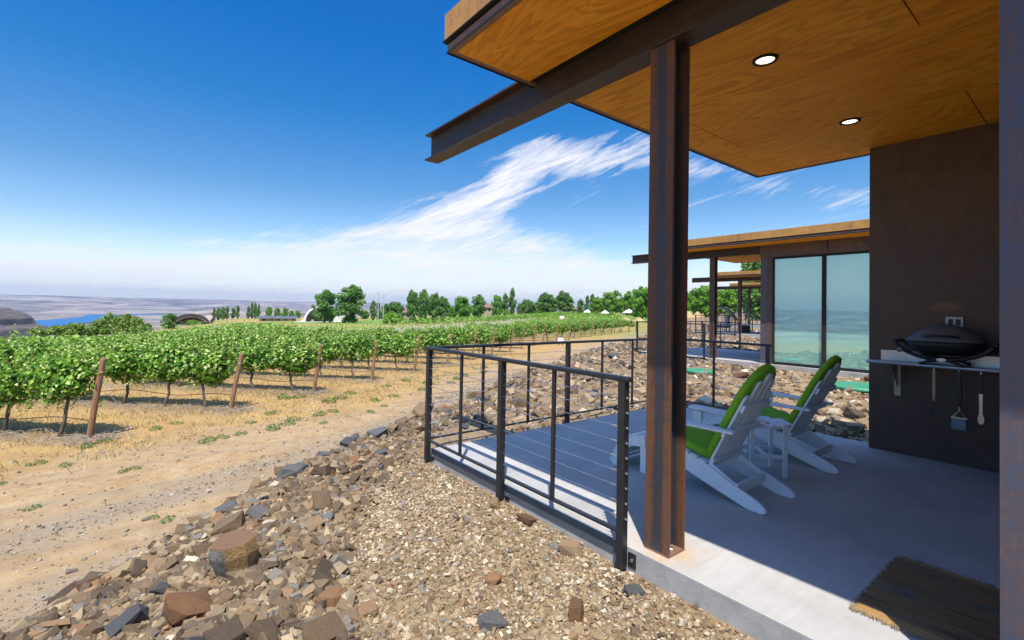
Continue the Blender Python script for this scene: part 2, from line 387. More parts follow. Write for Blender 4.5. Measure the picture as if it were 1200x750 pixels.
def mk_ground():
    rr = np.concatenate([[0.02], .3*(10800/.3)**(np.arange(285)/284)]); na = 840
    aa = np.linspace(0, 2*np.pi, na, endpoint=False)
    RR, AA = np.meshgrid(rr, aa, indexing='ij')
    X = CAM[0]+RR*np.sin(AA); Y = CAM[1]+RR*np.cos(AA); Z = zg(X, Y)
    V = np.stack([X, Y, Z], -1).reshape(-1, 3)
    i, j = np.meshgrid(np.arange(len(rr)-1), np.arange(na), indexing='ij'); j2 = (j+1) % na
    F = np.stack([i*na+j, i*na+j2, (i+1)*na+j2, (i+1)*na+j], -1).reshape(-1, 4)
    x, y = V[:,0], V[:,1]; s, t = st(x, y); r = np.hypot(x-CAM[0], y-CAM[1]); b = np.degrees(np.arctan2(x-CAM[0], y-CAM[1]))
    tc = np.interp(s, CREST_S, CREST_T)
    gr_edge = np.interp(s, [-8,0,2,3.8,5.4,7,12,20,30,45,70], [7.9,7.6,7.4,7.0,6.1,5.9,6.6,7.1,6.6,5.6,4.5])
    grass = sm(-.7, .7, t-gr_edge + 1.2*(fbm(x*.9, y*.9, 3, 60)-.5))
    pad = 1-sm(.2, 1.3, t-tc)
    far = sm(1200, 2600, r)
    green = sm(40, 60, r)*(1-sm(900,1400,r))*np.clip(.1+.35*sm(14,24,b)*(1-sm(62,75,b))+1.2*sm(.4,.58,fbm(x*.03,y*.03,3,70)),0,1)
    road2 = np.exp(-(((x-60)*-.64+(y-84)*.77)/7)**2)*sm(34,60,r)*(1-sm(130,180,r)) + .9*np.exp(-(((x-33)*-.5+(y-50)*.866)/7)**2)*(r>40)*(1-sm(70,110,r))
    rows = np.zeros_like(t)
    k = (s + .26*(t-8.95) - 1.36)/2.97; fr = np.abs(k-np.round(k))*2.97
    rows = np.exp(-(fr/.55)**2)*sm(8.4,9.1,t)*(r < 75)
    rut = np.clip(np.exp(-((t-2.9)/.5)**2)+np.exp(-((t-4.5+.25*np.sin(s*.35))/.4)**2), 0, 1)*(r < 120)
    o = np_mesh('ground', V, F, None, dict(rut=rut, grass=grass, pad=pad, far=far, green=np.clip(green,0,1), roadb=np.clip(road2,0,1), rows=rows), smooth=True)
    t_ = NT('ground_mat'); t = t_
    p = t.pos((1,1,1), 'World')
    n1 = t.noise(p, .35, 6, .65); n2 = t.noise(p, 3.5, 6, .7); n3 = t.noise(p, 24, 5, .75); n4 = t.noise(p, 90, 3, .7)
    ss = t.noise(t.pos((.05,1.2,1), 'World', (0,0,-R(30))), 2.2, 5, .6)
    road = t.ramp(n2, [(.3,(.30,.185,.085)), (.5,(.40,.265,.13)), (.72,(.47,.345,.19))])
    road = t.mix(t.math('MULTIPLY', t.ramp(ss, [(.48,0.0),(.62,1.0)]), .5), road, (.26,.205,.14))
    road = t.mix(t.math('MULTIPLY', t.ramp(n3, [(.5,0.0),(.68,1.0)]), .5), road, (.22,.165,.1))
    road = t.mix(t.math('MULTIPLY', t.ramp(n4, [(.6,0.0),(.7,1.0)]), .45), road, (.55,.5,.42))
    road = t.mix(t.math('MULTIPLY', t.attr('rut'), t.ramp(n2, [(.35,.25),(.6,.85)])), road, t.ramp(n3, [(.3,(.14,.11,.08)), (.5,(.27,.215,.155)), (.7,(.42,.36,.28))]))
    padc = t.ramp(n3, [(.3,(.11,.065,.03)), (.48,(.22,.145,.075)), (.65,(.34,.24,.135)), (.8,(.5,.41,.28))])
    padc = t.mix(t.math('MULTIPLY', t.ramp(n2, [(.45,0.0),(.7,1.0)]), .5), padc, (.42,.32,.2))
    gs = t.ramp(n3, [(.28,(.26,.14,.045)), (.5,(.43,.265,.09)), (.75,(.58,.41,.17))])
    gs = t.mix(t.math('MULTIPLY', t.ramp(n2, [(.46,0.0),(.62,1.0)]), .55), gs, (.33,.215,.13))
    gs = t.mix(t.math('MULTIPLY', t.ramp(t.noise(p, 1.1, 5, .7), [(.6,0.0),(.72,1.0)]), .35), gs, (.14,.17,.05))
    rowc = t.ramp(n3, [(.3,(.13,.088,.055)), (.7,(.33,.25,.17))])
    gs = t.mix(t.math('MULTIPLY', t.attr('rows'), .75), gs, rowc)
    c = t.mix(t.attr('grass'), road, gs)
    pat = t.noise(p, .8, 6, .75, .6)
    c = t.mix(t.math('MULTIPLY', t.ramp(pat, [(.5,0.0),(.62,1.0)]), .38), c, (.24,.15,.075))
    c = t.mix(t.math('MULTIPLY', t.ramp(n4, [(.3,1.0),(.42,0.0)]), .5), c, (.15,.09,.045))
    grn = t.ramp(n2, [(.3,(.1,.17,.025)), (.7,(.22,.3,.06))])
    c = t.mix(t.attr('green'), c, grn)
    c = t.mix(t.attr('roadb'), c, t.ramp(n2, [(.3,(.3,.25,.2)),(.7,(.4,.34,.28))]))
    c = t.mix(t.attr('pad'), c, padc)
    fp = t.pos((.0011,.0011,.004), 'World')
    f1 = t.noise(fp, 2.2, 8, .65, .6); f2 = t.noise(t.pos((.004,.004,.02), 'World'), 2.5, 7, .7); f3 = t.noise(t.pos((.0004,.0022,.01), 'World', (0,0,.3)), 3, 6, .6)
    fc = t.ramp(f1, [(.32,(.08,.065,.06)), (.48,(.2,.15,.12)), (.62,(.42,.32,.24))])
    fc = t.mix(t.math('MULTIPLY', t.ramp(f2, [(.5,0.0),(.66,1.0)]), .75), fc, (.05,.055,.035))
    fc = t.mix(t.math('MULTIPLY', t.ramp(f3, [(.52,0.0),(.6,1.0)]), .7), fc, (.55,.47,.36))
    c = t.mix(t.attr('far'), c, fc)
    nearm = t.math('SUBTRACT', 1.0, t.attr('far'))
    h = t.math('ADD', n3, t.math('MULTIPLY', n4, .5))
    bn = t.bump(h, .55, .03)
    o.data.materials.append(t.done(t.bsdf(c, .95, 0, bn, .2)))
    tag(o, kind='structure'); return o
mk_ground()

# river and basalt cliff in the gorge
def mk_river():
    pts = [(-310,2040),(-246,2060),(-246,2230),(-262,2526),(-236,2650),(-214,2786),(-165,3000),(-150,3200),(-163,3492),(-120,4000),(-60,4500),(200,5000),(140,5150),(-220,4709),(-300,4539),(-283,4049),(-317,3653),(-384,3336),(-446,3141),(-600,2900),(-800,2500),(-900,2000),(-700,1900)]
    m = MB(); n = len(pts); m.add([(x,y,-97.2) for x,y in pts], [tuple(range(n))])
    t = NT('river_water'); p = t.pos((.02,.02,.02), 'World'); 
    nb = t.bump(t.noise(p, 6, 4), .06, .5)
    t_b = t.bsdf((.012,.12,.3), .45, 0, nb, .12)
    o = obj('river', m, t.done(t_b)); tag(o, kind='structure')
    # pale bar of rapids by the near bank
mk_river()
def mk_cliff():
    n_a, n_z = 90, 26
    cx, cy = -312., 1330.
    t_ = NT('cliff_rock'); t = t_
    band = t.noise(t.pos((.01,.01,.22), 'World'), 2.5, 6, .65, .4); col = t.noise(t.pos((.12,.12,.012), 'World'), 2.5, 6, .7)
    c = t.ramp(band, [(.3,(.045,.034,.028)), (.5,(.13,.095,.07)), (.7,(.26,.2,.15))])
    c = t.mix(t.math('MULTIPLY', t.ramp(col, [(.5,0.0),(.65,1.0)]), .7), c, (.06,.05,.045))
    mat = t.done(t.bsdf(c, .95, 0, t.bump(t.math('ADD', band, col), .8, 4.)))
    V = []
    for k in range(n_z+1):
        u = k/n_z
        for j in range(n_a):
            a = 2*math.pi*j/n_a
            prof = 1.0 - .10*sm(.25,.35,u) - .1*sm(.6,.68,u) - .2*max(0,(u-.8)/.2)**2 + .3*(1-u)**2*.5
            rad = prof*(1+.16*(float(fbm(np.array(a*2.2+5.),np.array(u*1.5),3,80))-.45)+.07*(float(fbm(np.array(a*9.),np.array(u*3.),3,81))-.45))
            V.append((cx+178*rad*math.cos(a), cy+230*rad*math.sin(a), -104 + u*(104-17.5) + (3.0*math.cos(a*2) if k == n_z else 0)))
    V.append((cx, cy, -13.)); V = np.array(V); F = []
    for k in range(n_z):
        for j in range(n_a): F.append((k*n_a+j, k*n_a+(j+1)%n_a, (k+1)*n_a+(j+1)%n_a, (k+1)*n_a+j))
    top = n_z*n_a
    F += [(top+j, top+(j+1)%n_a, len(V)-1, len(V)-1) for j in range(n_a)]
    m = MB(); m.v = [tuple(v) for v in V]; m.f = [tuple(dict.fromkeys(f)) for f in F]
    tag(obj('cliff', m, mat), kind='structure')
mk_cliff()

# ------------------------------------------------------------------ patio slab, cabin, railing
H = 1.1185                                          # height of the hand rail
def patio_slab():
    m = MB().box(.006, 4.466, -10.2, -.03, -.6, -.0)
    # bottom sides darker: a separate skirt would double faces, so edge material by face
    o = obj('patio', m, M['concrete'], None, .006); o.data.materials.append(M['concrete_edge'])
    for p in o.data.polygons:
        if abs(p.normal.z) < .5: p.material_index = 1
    return tag(o, kind='structure')
patio0 = patio_slab()

def ibeam(x0, x1, z0, z1, y0, y1, tf=.018, tw=.014):
    xc = (x0+x1)/2
    return MB().prism([(x0,z0),(x1,z0),(x1,z0+tf),(xc+tw/2,z0+tf),(xc+tw/2,z1-tf),(x1,z1-tf),(x1,z1),(x0,z1),(x0,z1-tf),(xc-tw/2,z1-tf),(xc-tw/2,z0+tf),(x0,z0+tf)], 'y', y0, y1)
def icolumn(x0, x1, y0, y1, z0, z1, tf=.016, tw=.012):
    yc = (y0+y1)/2                                   # flanges face -X and +X, web between them
    return MB().prism([(x0,y0),(x0+tf,y0),(x0+tf,yc-tw/2),(x1-tf,yc-tw/2),(x1-tf,y0),(x1,y0),(x1,y1),(x1-tf,y1),(x1-tf,yc+tw/2),(x0+tf,yc+tw/2),(x0+tf,y1),(x0,y1)], 'z', z0, z1)

def build_cabin(label):
    c = thing('cabin', label, 'cabin')
    xl, xr, yf, yb = -.73, 4.476, -1.469, -10.4
    zs = 3.545
    # roof: corten fascia standing proud over a dark reveal and a thin edge channel
    rf = obj('roof', MB().box(xl+.06, xr-.06, yb+.06, yf-.06, zs+.022, 3.80), M['gap_black'], c)
    fm = MB(); e = .028
    fm.box(xl-.018, xl-.018+e, yb, yf+.018, 3.632, 3.845).box(xr+.018-e, xr+.018, yb, yf+.018, 3.632, 3.845)
    fm.box(xl-.018+e, xr+.018-e, yf+.018-e, yf+.018, 3.632, 3.843).box(xl-.018+e, xr+.018-e, yb, yb+e, 3.632, 3.843)
    fm.box(xl-.018+e, xr+.018-e, yb+e, yf+.018-e, 3.802, 3.838)
    obj('fascia', fm, M['fascia_corten'], rf)
    em = MB()
    em.box(xl, xl+.05, yb, yf, zs, 3.605).box(xr-.05, xr, yb, yf, zs, 3.605).box(xl+.05, xr-.05, yf-.05, yf, zs+.001, 3.604).box(xl+.05, xr-.05, yb, yb+.05, zs+.001, 3.604)
    obj('edge_channel', em, M['edge_steel'], rf, .003)
    lp = MB().box(xl-.03, xl+.02, yb, yf+.03, 3.622, 3.631).box(xl+.02, xr+.03, yf-.02, yf+.03, 3.622, 3.631).box(xr-.02, xr+.03, yb, yf-.02, 3.622, 3.631)
    lp.box(xl-.006, xl, yb, yf+.006, 3.535, 3.552).box(xl, xr, yf, yf+.006, 3.535, 3.552).box(xr, xr+.006, yb, yf+.006, 3.535, 3.552)
    obj('drip_edge', lp, M['gap_black'], rf)
    # plywood soffit in separate sheets with open joints
    g = .009
    cols = [(xl+.05, .066, [-3.2,-6.]), (.25, 1.585, [-3.868,-6.3]), (1.585, 3.09, [-1.925,-4.37,-6.8]), (3.09, xr-.05, [-3.885,-6.3])]
    for x0, x1, cuts in cols:
        ys = [yf-.05] + cuts + [yb+.05]
        for a, b in zip(ys[:-1], ys[1:]):
            obj('soffit_panel', MB().box(x0+g/2, x1-g/2, b+g/2, a-g/2, zs, zs+.018), M['plywood_soffit'], c)
    obj('beam', ibeam(.068, .248, 3.305, 3.617, yb+.1, .41), M['beam_steel'], c)
    for y0 in (-2.947, -4.585):
        k = obj('column', icolumn(.085, .265, y0, y0+.18, .012, 3.304), M['column_steel' if y0 > -3.5 else 'corner_steel'], c)
        obj('base_plate', MB().box(.083, .267, y0-.002, y0+.182, .001, .012), M['edge_steel'], k)
        obj('cap_plate', MB().box(.1, .25, y0+.006, y0+.174, 3.29, 3.3035), M['beam_steel'], k)
        for bx, by in ((.175, y0+.04), (.175, y0+.14)): obj('anchor_bolt', MB().lathe([(.016,0),(.016,.01),(.012,.014)], (bx, by, .0125), 6), M['fitting_metal'], k)
    # end wall that carries the grill shelf
    obj('end_wall', MB().box(4.231, 4.43, yb+.2, -2.89, .001, zs), M['wall_steel'], c)
    # glazed side of the room
    obj('side_wall', MB().box(.075, .24, yb+.2, -8.72, .001, 3.3), M['wall_steel'], c); obj('corner_panel', MB().box(.075, .24, -4.745, -4.59, .001, 3.3), M['wall_steel'], c)
    obj('header_panel', MB().box(.05, .066, -6.18, -4.40, 3.17, 3.56).box(.05, .066, yb+.2, -6.2, 3.17, 3.56).box(.067, .24, -8.72, -4.745, 3.17, 3.3), M['wall_steel'], c)
    for a, b in ((-6.09, -4.745), (-7.44, -6.09), (-8.72, -7.44)):
        w = obj('window', MB().box(.08, .14, a, a+.05, .03, 3.17).box(.08, .14, b-.05, b, .03, 3.17).box(.08, .14, a+.05, b-.05, .03, .08).box(.08, .14, a+.05, b-.05, 3.11, 3.17), M['gap_black'], c)
        obj('pane', MB().box(.105, .113, a+.05, b-.05, .08, 3.11), M['tinted_glass'], w)
        obj('blind', MB().box(.15, .155, a+.052, b-.052, .082, 3.1), M['blind_fabric'], w)
    obj('front_wall', MB().box(.27, .9, -4.6, -4.5, .001, zs).box(2.9, 4.23, -4.6, -4.5, .001, zs).box(.9, 2.9, -4.6, -4.5, 2.4, zs), M['wall_steel'], c)
    d = obj('door', MB().box(.9, .96, -4.58, -4.52, .02, 2.4).box(2.84, 2.9, -4.58, -4.52, .02, 2.4).box(1.87, 1.93, -4.58, -4.52, .02, 2.4).box(.96, 2.84, -4.58, -4.52, .02, .08).box(.96, 2.84, -4.58, -4.52, 2.34, 2.4), M['gap_black'], c)
    obj('pane', MB().box(.96, 1.87, -4.555, -4.545, .08, 2.34).box(1.93, 2.84, -4.555, -4.545, .08, 2.34), M['tinted_glass'], d)
    obj('back_wall', MB().box(.24, 4.23, yb+.2, yb+.3, .001, zs), M['wall_steel'], c)
    obj('floor', MB().box(.25, 4.22, yb+.31, -4.61, .001, .012), M['room_floor'], c)
    return c

def build_railing(label):
    r = thing('cable_railing', label, 'railing')
    def post(x, y, horiz):
        w = .055
        k = obj('post', MB().box(x-w/2, x+w/2, y-w/2, y+w/2, -.13, H-.03), M['rail_paint'], r, .004)
        return k
    for y in (0, -1.336, -2.672):
        k = post(-.032, y, 0)
        obj('bracket', MB().box(.0, .005, y-.09, y-.03, -.125, -.03), M['rail_paint'], k)
        obj('bolt', MB().lathe([(.012,0),(.012,.008)], (0,0,0), 6).xf(Matrix.Translation((-.001, y-.06, -.075)) @ Matrix.Rotation(R(-90), 4, 'Y')), M['fitting_metal'], k)
    for x in (2.151, 4.502): post(x, .03 if x < 4 else 0.0, 1)
    post(4.502, -1.63, 0)
    pk = lambda x, y: obj('picket', MB().box(x-.01, x+.01, y-.016, y+.016, .085, H-.03) if x < 1e-6 or x > 4 else MB().box(x-.016, x+.016, y-.01, y+.01, .085, H-.03), M['rail_paint'], r)
    for y in (-.668, -2.004): pk(-.032, y)
    for k in (1, 2, 4, 5): pk(k*.7172, .03)
    pk(4.502, -.82)
    # hand rail: flat oval tube with rounded ends
    def flat(x0, x1, y0, y1): return MB().box(x0, x1, y0, y1, H-.034, H)
    tr = MB().box(-.062, -.002, -2.73, .06, H-.034, H)
    obj('top_rail', tr, M['rail_paint'], r, .012)
    obj('top_rail', MB().box(-.001, 4.471, .0, .06, H-.034, H), M['rail_paint'], r, .012)
    obj('top_rail', MB().box(4.472, 4.532, -1.69, .06, H-.034, H), M['rail_paint'], r, .012)
    obj('bottom_rail', MB().box(-.05, -.014, -2.65, .0, .085, .103), M['rail_paint'], r, .003)
    obj('bottom_rail', MB().box(-.004, 4.476, .02, .05, .085, .103), M['rail_paint'], r, .003)
    obj('bottom_rail', MB().box(4.49, 4.52, -1.6, .0, .085, .103), M['rail_paint'], r, .003)
    for i in range(9):
        z = .19 + i*.0985
        cb = obj('cable', MB().tube([(-.032,-2.70,z),(-.032,.03,z)], .0026, 6, False), M['cable_metal'], r)
        fm = MB()
        for y, d in ((-2.6995,-1),): fm.lathe([(.002,.0),(.0085,.002),(.0085,.009),(.003,.013)], (0,0,0), 8)
        fm.xf(Matrix.Translation((-.032, -2.6985, z)) @ Matrix.Rotation(R(90), 4, 'X'))
        obj('cable_fitting', fm, M['fitting_metal'], cb)
        obj('cable_fitting', MB().bar((-.032,-2.645,z), (-.032,-2.58,z), .007, .007), M['fitting_metal'], cb)
        obj('cable_fitting', MB().bar((-.032,-.028,z), (-.032,-.09,z), .007, .007), M['fitting_metal'], cb)
        obj('cable', MB().tube([(.0,.03,z),(4.48,.03,z)], .0026, 6, False), M['cable_metal'], r)
        obj('cable', MB().tube([(4.502,.0,z),(4.502,-1.66,z)], .0026, 6, False), M['cable_metal'], r)
    # steel channel on the slab edge that the posts bolt to
    obj('edge_channel', MB().box(-.002, .004, -2.62, -.03, -.088, -.002).box(.004, 4.466, -.028, -.022, -.088, -.002).box(4.468, 4.474, -1.7, -.03, -.088, -.002), M['channel_paint'], r)
    return r

cab = build_cabin('steel and plywood cabin whose patio holds the green-cushioned chairs')
rail = build_railing('black cable railing around the patio with the two white chairs')
U2 = (12.11, 6.33, .065); U3 = (26.8, 12.65, .27); U4 = (41.5, 19.0, .5)
for U, cl, rl in ((U2, 'second cabin with tall teal glass panes beyond the grill wall', 'black cable railing on the patio of the glass-walled second cabin'),
                  (U3, 'third cabin seen through the patio posts, with a hooded lounger on its patio', 'black cable railing round the patio with the hooded lounger'),
                  (U4, 'farthest cabin, just a roof edge and beam before the tall tree', 'black cable railing on the patio of the farthest cabin')):
    dup(cab, U, label=cl); dup(rail, U, label=rl)
    p = patio0.copy(); COL.objects.link(p); p.location = U

# recessed ceiling lights
def ceiling_light(x, y, label):
    t = thing('recessed_light', label, 'ceiling light', (x, y, 3.545))
    ring = MB(); n = 32; V = []
    prof = [(.066,-.004),(.07,-.016),(.088,-.014),(.094,-.0015)]
    vs = [(rr*math.cos(2*math.pi*k/n), rr*math.sin(2*math.pi*k/n), z) for rr, z in prof for k in range(n)]
    fs = [(i*n+k, i*n+(k+1)%n, (i+1)*n+(k+1)%n, (i+1)*n+k) for i in range(3) for k in range(n)]
    obj('trim_ring', ring.add(vs, fs), M['gap_black'], t, smooth=True)
    obj('lens', MB().lathe([(.001,-.0045),(.068,-.004),(.068,-.002)], n=32), M['lamp_lens'], t)
ceiling_light(1.235, -3.0, 'round lit ceiling light nearer to the steel beam and column')
ceiling_light(3.11, -3.016, 'round lit ceiling light nearer to the dark grill wall')

# ------------------------------------------------------------------ adirondack chairs, ottomans, side table
def rounded_plank(cx, w, L, r_top):      # outline of a back slat in its own plane (x, l), top rounded
    pts = [(cx-w/2, 0), (cx+w/2, 0)]
    for k in range(9):
        a = math.pi*k/8; pts.append((cx + w/2*math.cos(a), L - r_top + r_top*math.sin(a)))
    return pts
TILT = R(27)
BM = Matrix.Translation((0, -.035, .262)) @ Matrix.Rotation(TILT, 4, 'X')     # back plane: local x across, z up the back
def build_chair():
    c = thing('adirondack_chair', None, 'chair')
    W = M['chair_white']
    for sx in (-1, 1):
        x0 = .255*sx; x1 = .28*sx
        prof = [(-.50,.0),(-.40,.0),(-.36,.008),(.0,.118),(.38,.245),(.42,.27),(.42,.375),(.36,.375),(-.05,.262),(-.26,.165),(-.36,.128),(-.43,.1),(-.485,.075),(-.52,.045),(-.528,.015)]
        obj('side_rail', MB().prism(prof, 'x', min(x0,x1), max(x0,x1)), W, c, .005)
        a, b = sorted((.281*sx, .306*sx))
        obj('front_leg', MB().prism([(.33,0),(.42,0),(.42,.575),(.33,.575)], 'x', a, b), W, c, .005)
        br = obj('arm_bracket', MB().prism([(.335,.575),(.415,.575),(.365,.43)], 'x', min(.307*sx,.33*sx), max(.307*sx,.33*sx)), W, c, .003)
        arm = [(sx*.262,-.29),(sx*.262,.44),(sx*.275,.475),(sx*.385,.475),(sx*.405,.44),(sx*.405,.15),(sx*.345,-.2),(sx*.335,-.29)]
        if sx > 0: arm = arm[::-1]
        am = MB().prism(arm, 'z', 0, .025)
        am.xf(Matrix.Translation((0,0,.578)) @ Matrix.Rotation(R(1.5), 4, 'X'))
        obj('armrest', am, W, c, .008)
        # diagonal link from the foot of the back down to the rail
        p0 = Vector((sx*.242, -.04, .262)); p1 = Vector((sx*.242, -.27, .135))
        obj('brace', MB().bar(p0, p1, .02, .055), W, c, .008)
    # seat slats
    for k in range(6):
        y = -.02 + k*.083; z = .262 + .113*(y+.05)/.41 + .013
        ang = math.atan2(.113, .41)
        m = MB().box(-.285, .285, -.037, .037, -.011, .011).xf(Matrix.Translation((0, y+.02, z)) @ Matrix.Rotation(ang, 4, 'X'))
        obj('seat_slat', m, W, c, .005)
    # fan back of five slats
    for i, (cx, L) in enumerate(((-.19,.70),(-.096,.83),(0,.895),(.096,.83),(.19,.70))):
        fan = cx*.16
        m = MB().prism(rounded_plank(0, .089, L, .035 if i != 2 else .04), 'y', -.01, .012)
        m.xf(BM @ Matrix.Translation((cx*.96,0,0)) @ Matrix.Rotation(fan*.9, 4, 'Y'))
        obj('back_slat', m, W, c, .005)
    for L, hw, th in ((.355,.335,.03),(.585,.235,.028),(.03,.255,.026)):
        m = MB().box(-hw, hw, -.036, -.011, L-.035, L+.035).xf(BM)
        obj('back_rail', m, W, c, .006)
    obj('cross_brace', MB().box(-.254, .254, -.3, -.275, .085, .165), W, c, .005)
    sc = MB()
    for sx in (-1, 1):
        for y, z in ((-.31,.12),(-.05,.2),(.3,.3)):
            sc.add([(sx*.2805, y+.006*math.cos(k), z+.006*math.sin(k)) for k in np.arange(0,6.28,1.05)], [tuple(range(6))])
    obj('screw', sc, M['fitting_metal'], c)
    return c
def soft_pad(name, poly, th, mat, parent, Mx, seams):
    """cushion pad: outline in (x, z) with pillowed faces; built as a rounded, quilted slab"""
    n = len(poly); cx = sum(p[0] for p in poly)/n; cz = sum(p[1] for p in poly)/n
    vs = []; rings = [(1.0,0),(1.0,.25),(.985,.42),(.95,.5),(.8,.56),(.4,.6)]
    m = MB()
    rows = []
    for s in (-1, 1):
        for k, (q, h) in enumerate(rings):
            if s == 1 and k == 0: continue
            rows.append([(cx+(p[0]-cx)*q, s*h*th, cz+(p[1]-cz)*q) for p in poly])
    order = rows[:len(rings)][::-1] + rows[len(rings):]
    base = []
    for r_ in order: base += r_
    N = len(order)
    fs = [(i*n+k, i*n+(k+1)%n, (i+1)*n+(k+1)%n, (i+1)*n+k) for i in range(N-1) for k in range(n)]
    fs += [tuple(range(n)), tuple(range((N-1)*n, N*n))]
    m.add(base, fs); m.xf(Mx)
    return obj(name, m, mat, parent, smooth=True)
def build_cushion():
    c = thing('chair_cushion', None, 'cushion')
    back = [(-.225,.0),(-.115,-.01),(0,-.01),(.115,-.01),(.225,.0),(.24,.2),(.255,.45),(.258,.62),(.235,.74),(.185,.83),(.1,.9),(0,.925),(-.1,.9),(-.185,.83),(-.235,.74),(-.258,.62),(-.255,.45),(-.24,.2)]
    seat = [(-.235,0),(0,-.005),(.235,0),(.245,.06),(.245,.36),(.235,.415),(.15,.425),(-.15,.425),(-.235,.415),(-.245,.36),(-.245,.06)]
    soft_pad('back_pad', back, .056, M['cushion_green'], c, BM @ Matrix.Translation((0,.046,.03)), [])
    ang = math.atan2(.113, .41)
    soft_pad('seat_pad', seat, .06, M['cushion_green'], c, Matrix.Translation((0,-.02,.333)) @ Matrix.Rotation(ang, 4, 'X') @ Matrix.Rotation(R(-90), 4, 'X'), [])
    return c
def build_ottoman():
    c = thing('ottoman', None, 'footrest'); W = M['chair_white']
    top = [(-.02+.0,.335),(.06,.345),(.13,.335),(.2,.3),(.27,.235),(.33,.15),(.375,.06),(.385,.02),(.37,0)]
    bot = [(.31,0),(.27,.09),(.21,.18),(.14,.235),(.06,.25),(-.02,.245)]
    for sx in (-1, 1):
        a, b = sorted((.255*sx, .28*sx))
        obj('side_rail', MB().prism(top+bot, 'x', a, b), W, c, .005)
        a, b = sorted((.23*sx, .254*sx))
        obj('leg', MB().prism([(-.02,0),(.055,0),(.055,.33),(-.02,.33)], 'x', a, b), W, c, .005)
    for (y0, z0), (y1, z1) in zip(top[:-2], top[1:-1]):
        ym, zm = (y0+y1)/2, (z0+z1)/2; ang = math.atan2(z1-z0, y1-y0); L = math.hypot(y1-y0, z1-z0)
        m = MB().box(-.285, .285, -L/2+.005, L/2-.005, .001, .02).xf(Matrix.Translation((0,ym,zm)) @ Matrix.Rotation(ang,4,'X'))
        obj('slat', m, W, c, .004)
    obj('stretcher', MB().box(-.23, .23, .0, .022, .1, .16), W, c, .004)
    return c
ch = build_chair(); ch.location = (1.525, -2.5, 0)
tag(ch, 'white slatted adirondack chair beside the steel column'); 
ch2 = dup(ch, (3.083, -2.5, 0), label='white slatted adirondack chair nearer the grill wall, behind the small side table')
for o in (ch, ch2): o['group'] = 'adirondack chairs on the patio'
cu = build_cushion(); cu.location = (1.525, -2.5, 0); tag(cu, 'green seat and back cushion on the chair beside the steel column', group='green chair cushions')
cu2 = dup(cu, (3.083, -2.5, 0), label='green seat and back cushion on the chair nearer the grill wall', group='green chair cushions')
ot = build_ottoman(); ot.location = (1.525, -1.9, 0); tag(ot, 'white curved slatted footrest in front of the chair by the steel column', group='footrests')
dup(ot, (3.083, -1.9, 0), label='white curved slatted footrest in front of the chair nearer the grill wall', group='footrests')

tb = thing('side_table', 'small white slatted side table between the two adirondack chairs', 'table', (2.29, -2.53, 0), R(45))
W = M['chair_white']
for i, (y, hw) in enumerate(((-.19,.13),(-.095,.215),(0,.24),(.095,.215),(.19,.13))):
    pts = []
    for s in (1,-1):
        for k in range(5):
            a = -math.pi/2 + math.pi*k/4
            pts.append((s*(hw-.02+.02*math.cos(a)), y + s*.043*math.sin(a)))
    obj('tabletop_slat', MB().prism(pts, 'z', .478, .5), W, tb, .004)
for sx in (-1, 1):
    for sy in (-1, 1):
        obj('leg', MB().box(sx*.16-.015, sx*.16+.015, sy*.15-.02, sy*.15+.02, 0, .456), W, tb, .004)
    obj('stretcher', MB().box(sx*.16-.012, sx*.16+.012, -.13, .13, .17, .21), W, tb, .004)
    obj('apron', MB().box(sx*.16-.012, sx*.16+.012, -.19, .19, .456, .478), W, tb, .003)
obj('stretcher', MB().box(-.148, .148, -.012, .012, .175, .208), W, tb, .004)

# ------------------------------------------------------------------ grill shelf, grill, tools, outlet, rug
sh = thing('wall_shelf', 'long stainless shelf under the black grill on the dark steel wall', 'shelf', (4.231, -3.0, 1.05))
obj('shelf_plate', MB().box(-.36, -.003, -1.3, .0, -.012, .0), M['shelf_steel'], sh)
obj('front_rail', MB().tube([(-.375,.03,-.006),(-.375,-1.3,-.006)], .019, 14), M['shelf_steel'], sh, smooth=False)
obj('back_plate', MB().box(-.016, -.003, -1.3, -.01, .0005, .11), M['shelf_steel'], sh)
for y in (-.16, -1.15):
    obj('bracket', MB().box(-.012, -.003, y-.03, y+.03, -.40, -.013).prism([(-.012,-.013),(-.33,-.013),(-.012,-.3)], 'y', y-.004, y+.004), M['bracket_metal'], sh)

gx, gy, gz0 = 4.02, -3.60, 1.051
g = thing('gas_grill', 'black portable gas grill with a domed lid on the wall shelf', 'grill', (gx, gy, gz0))
def ell(prof, sx, sy, n=36): return MB().lathe(prof, n=n, sx=sx, sy=sy)
# lid & bowl are superelliptic shells
def shell(prof, n=48, ex=2.6):
    m = MB(); vs = []
    for a_, b_, z in prof:
        for k in range(n):
            t = 2*math.pi*k/n; c_, s_ = math.cos(t), math.sin(t)
            vs.append((a_*math.copysign(abs(c_)**(2/ex), c_), b_*math.copysign(abs(s_)**(2/ex), s_), z))
    N = len(prof)
    fs = [(i*n+k, i*n+(k+1)%n, (i+1)*n+(k+1)%n, (i+1)*n+k) for i in range(N-1) for k in range(n)]
    fs += [tuple(range(n))[::-1], tuple(range((N-1)*n, N*n))]
    return m.add(vs, fs)
lid = obj('lid', shell([(.205,.315,.245),(.205,.315,.262),(.195,.29,.285),(.18,.255,.32),(.155,.21,.36),(.12,.155,.395),(.07,.09,.42),(.02,.025,.428)]), M['grill_lid'], g, smooth=True)
obj('handle', MB().tube([(-.2,.13,.30),(-.225,.12,.305),(-.228,0,.307),(-.225,-.12,.305),(-.2,-.13,.30)], .011, 10), M['grill_black'], lid, smooth=True)
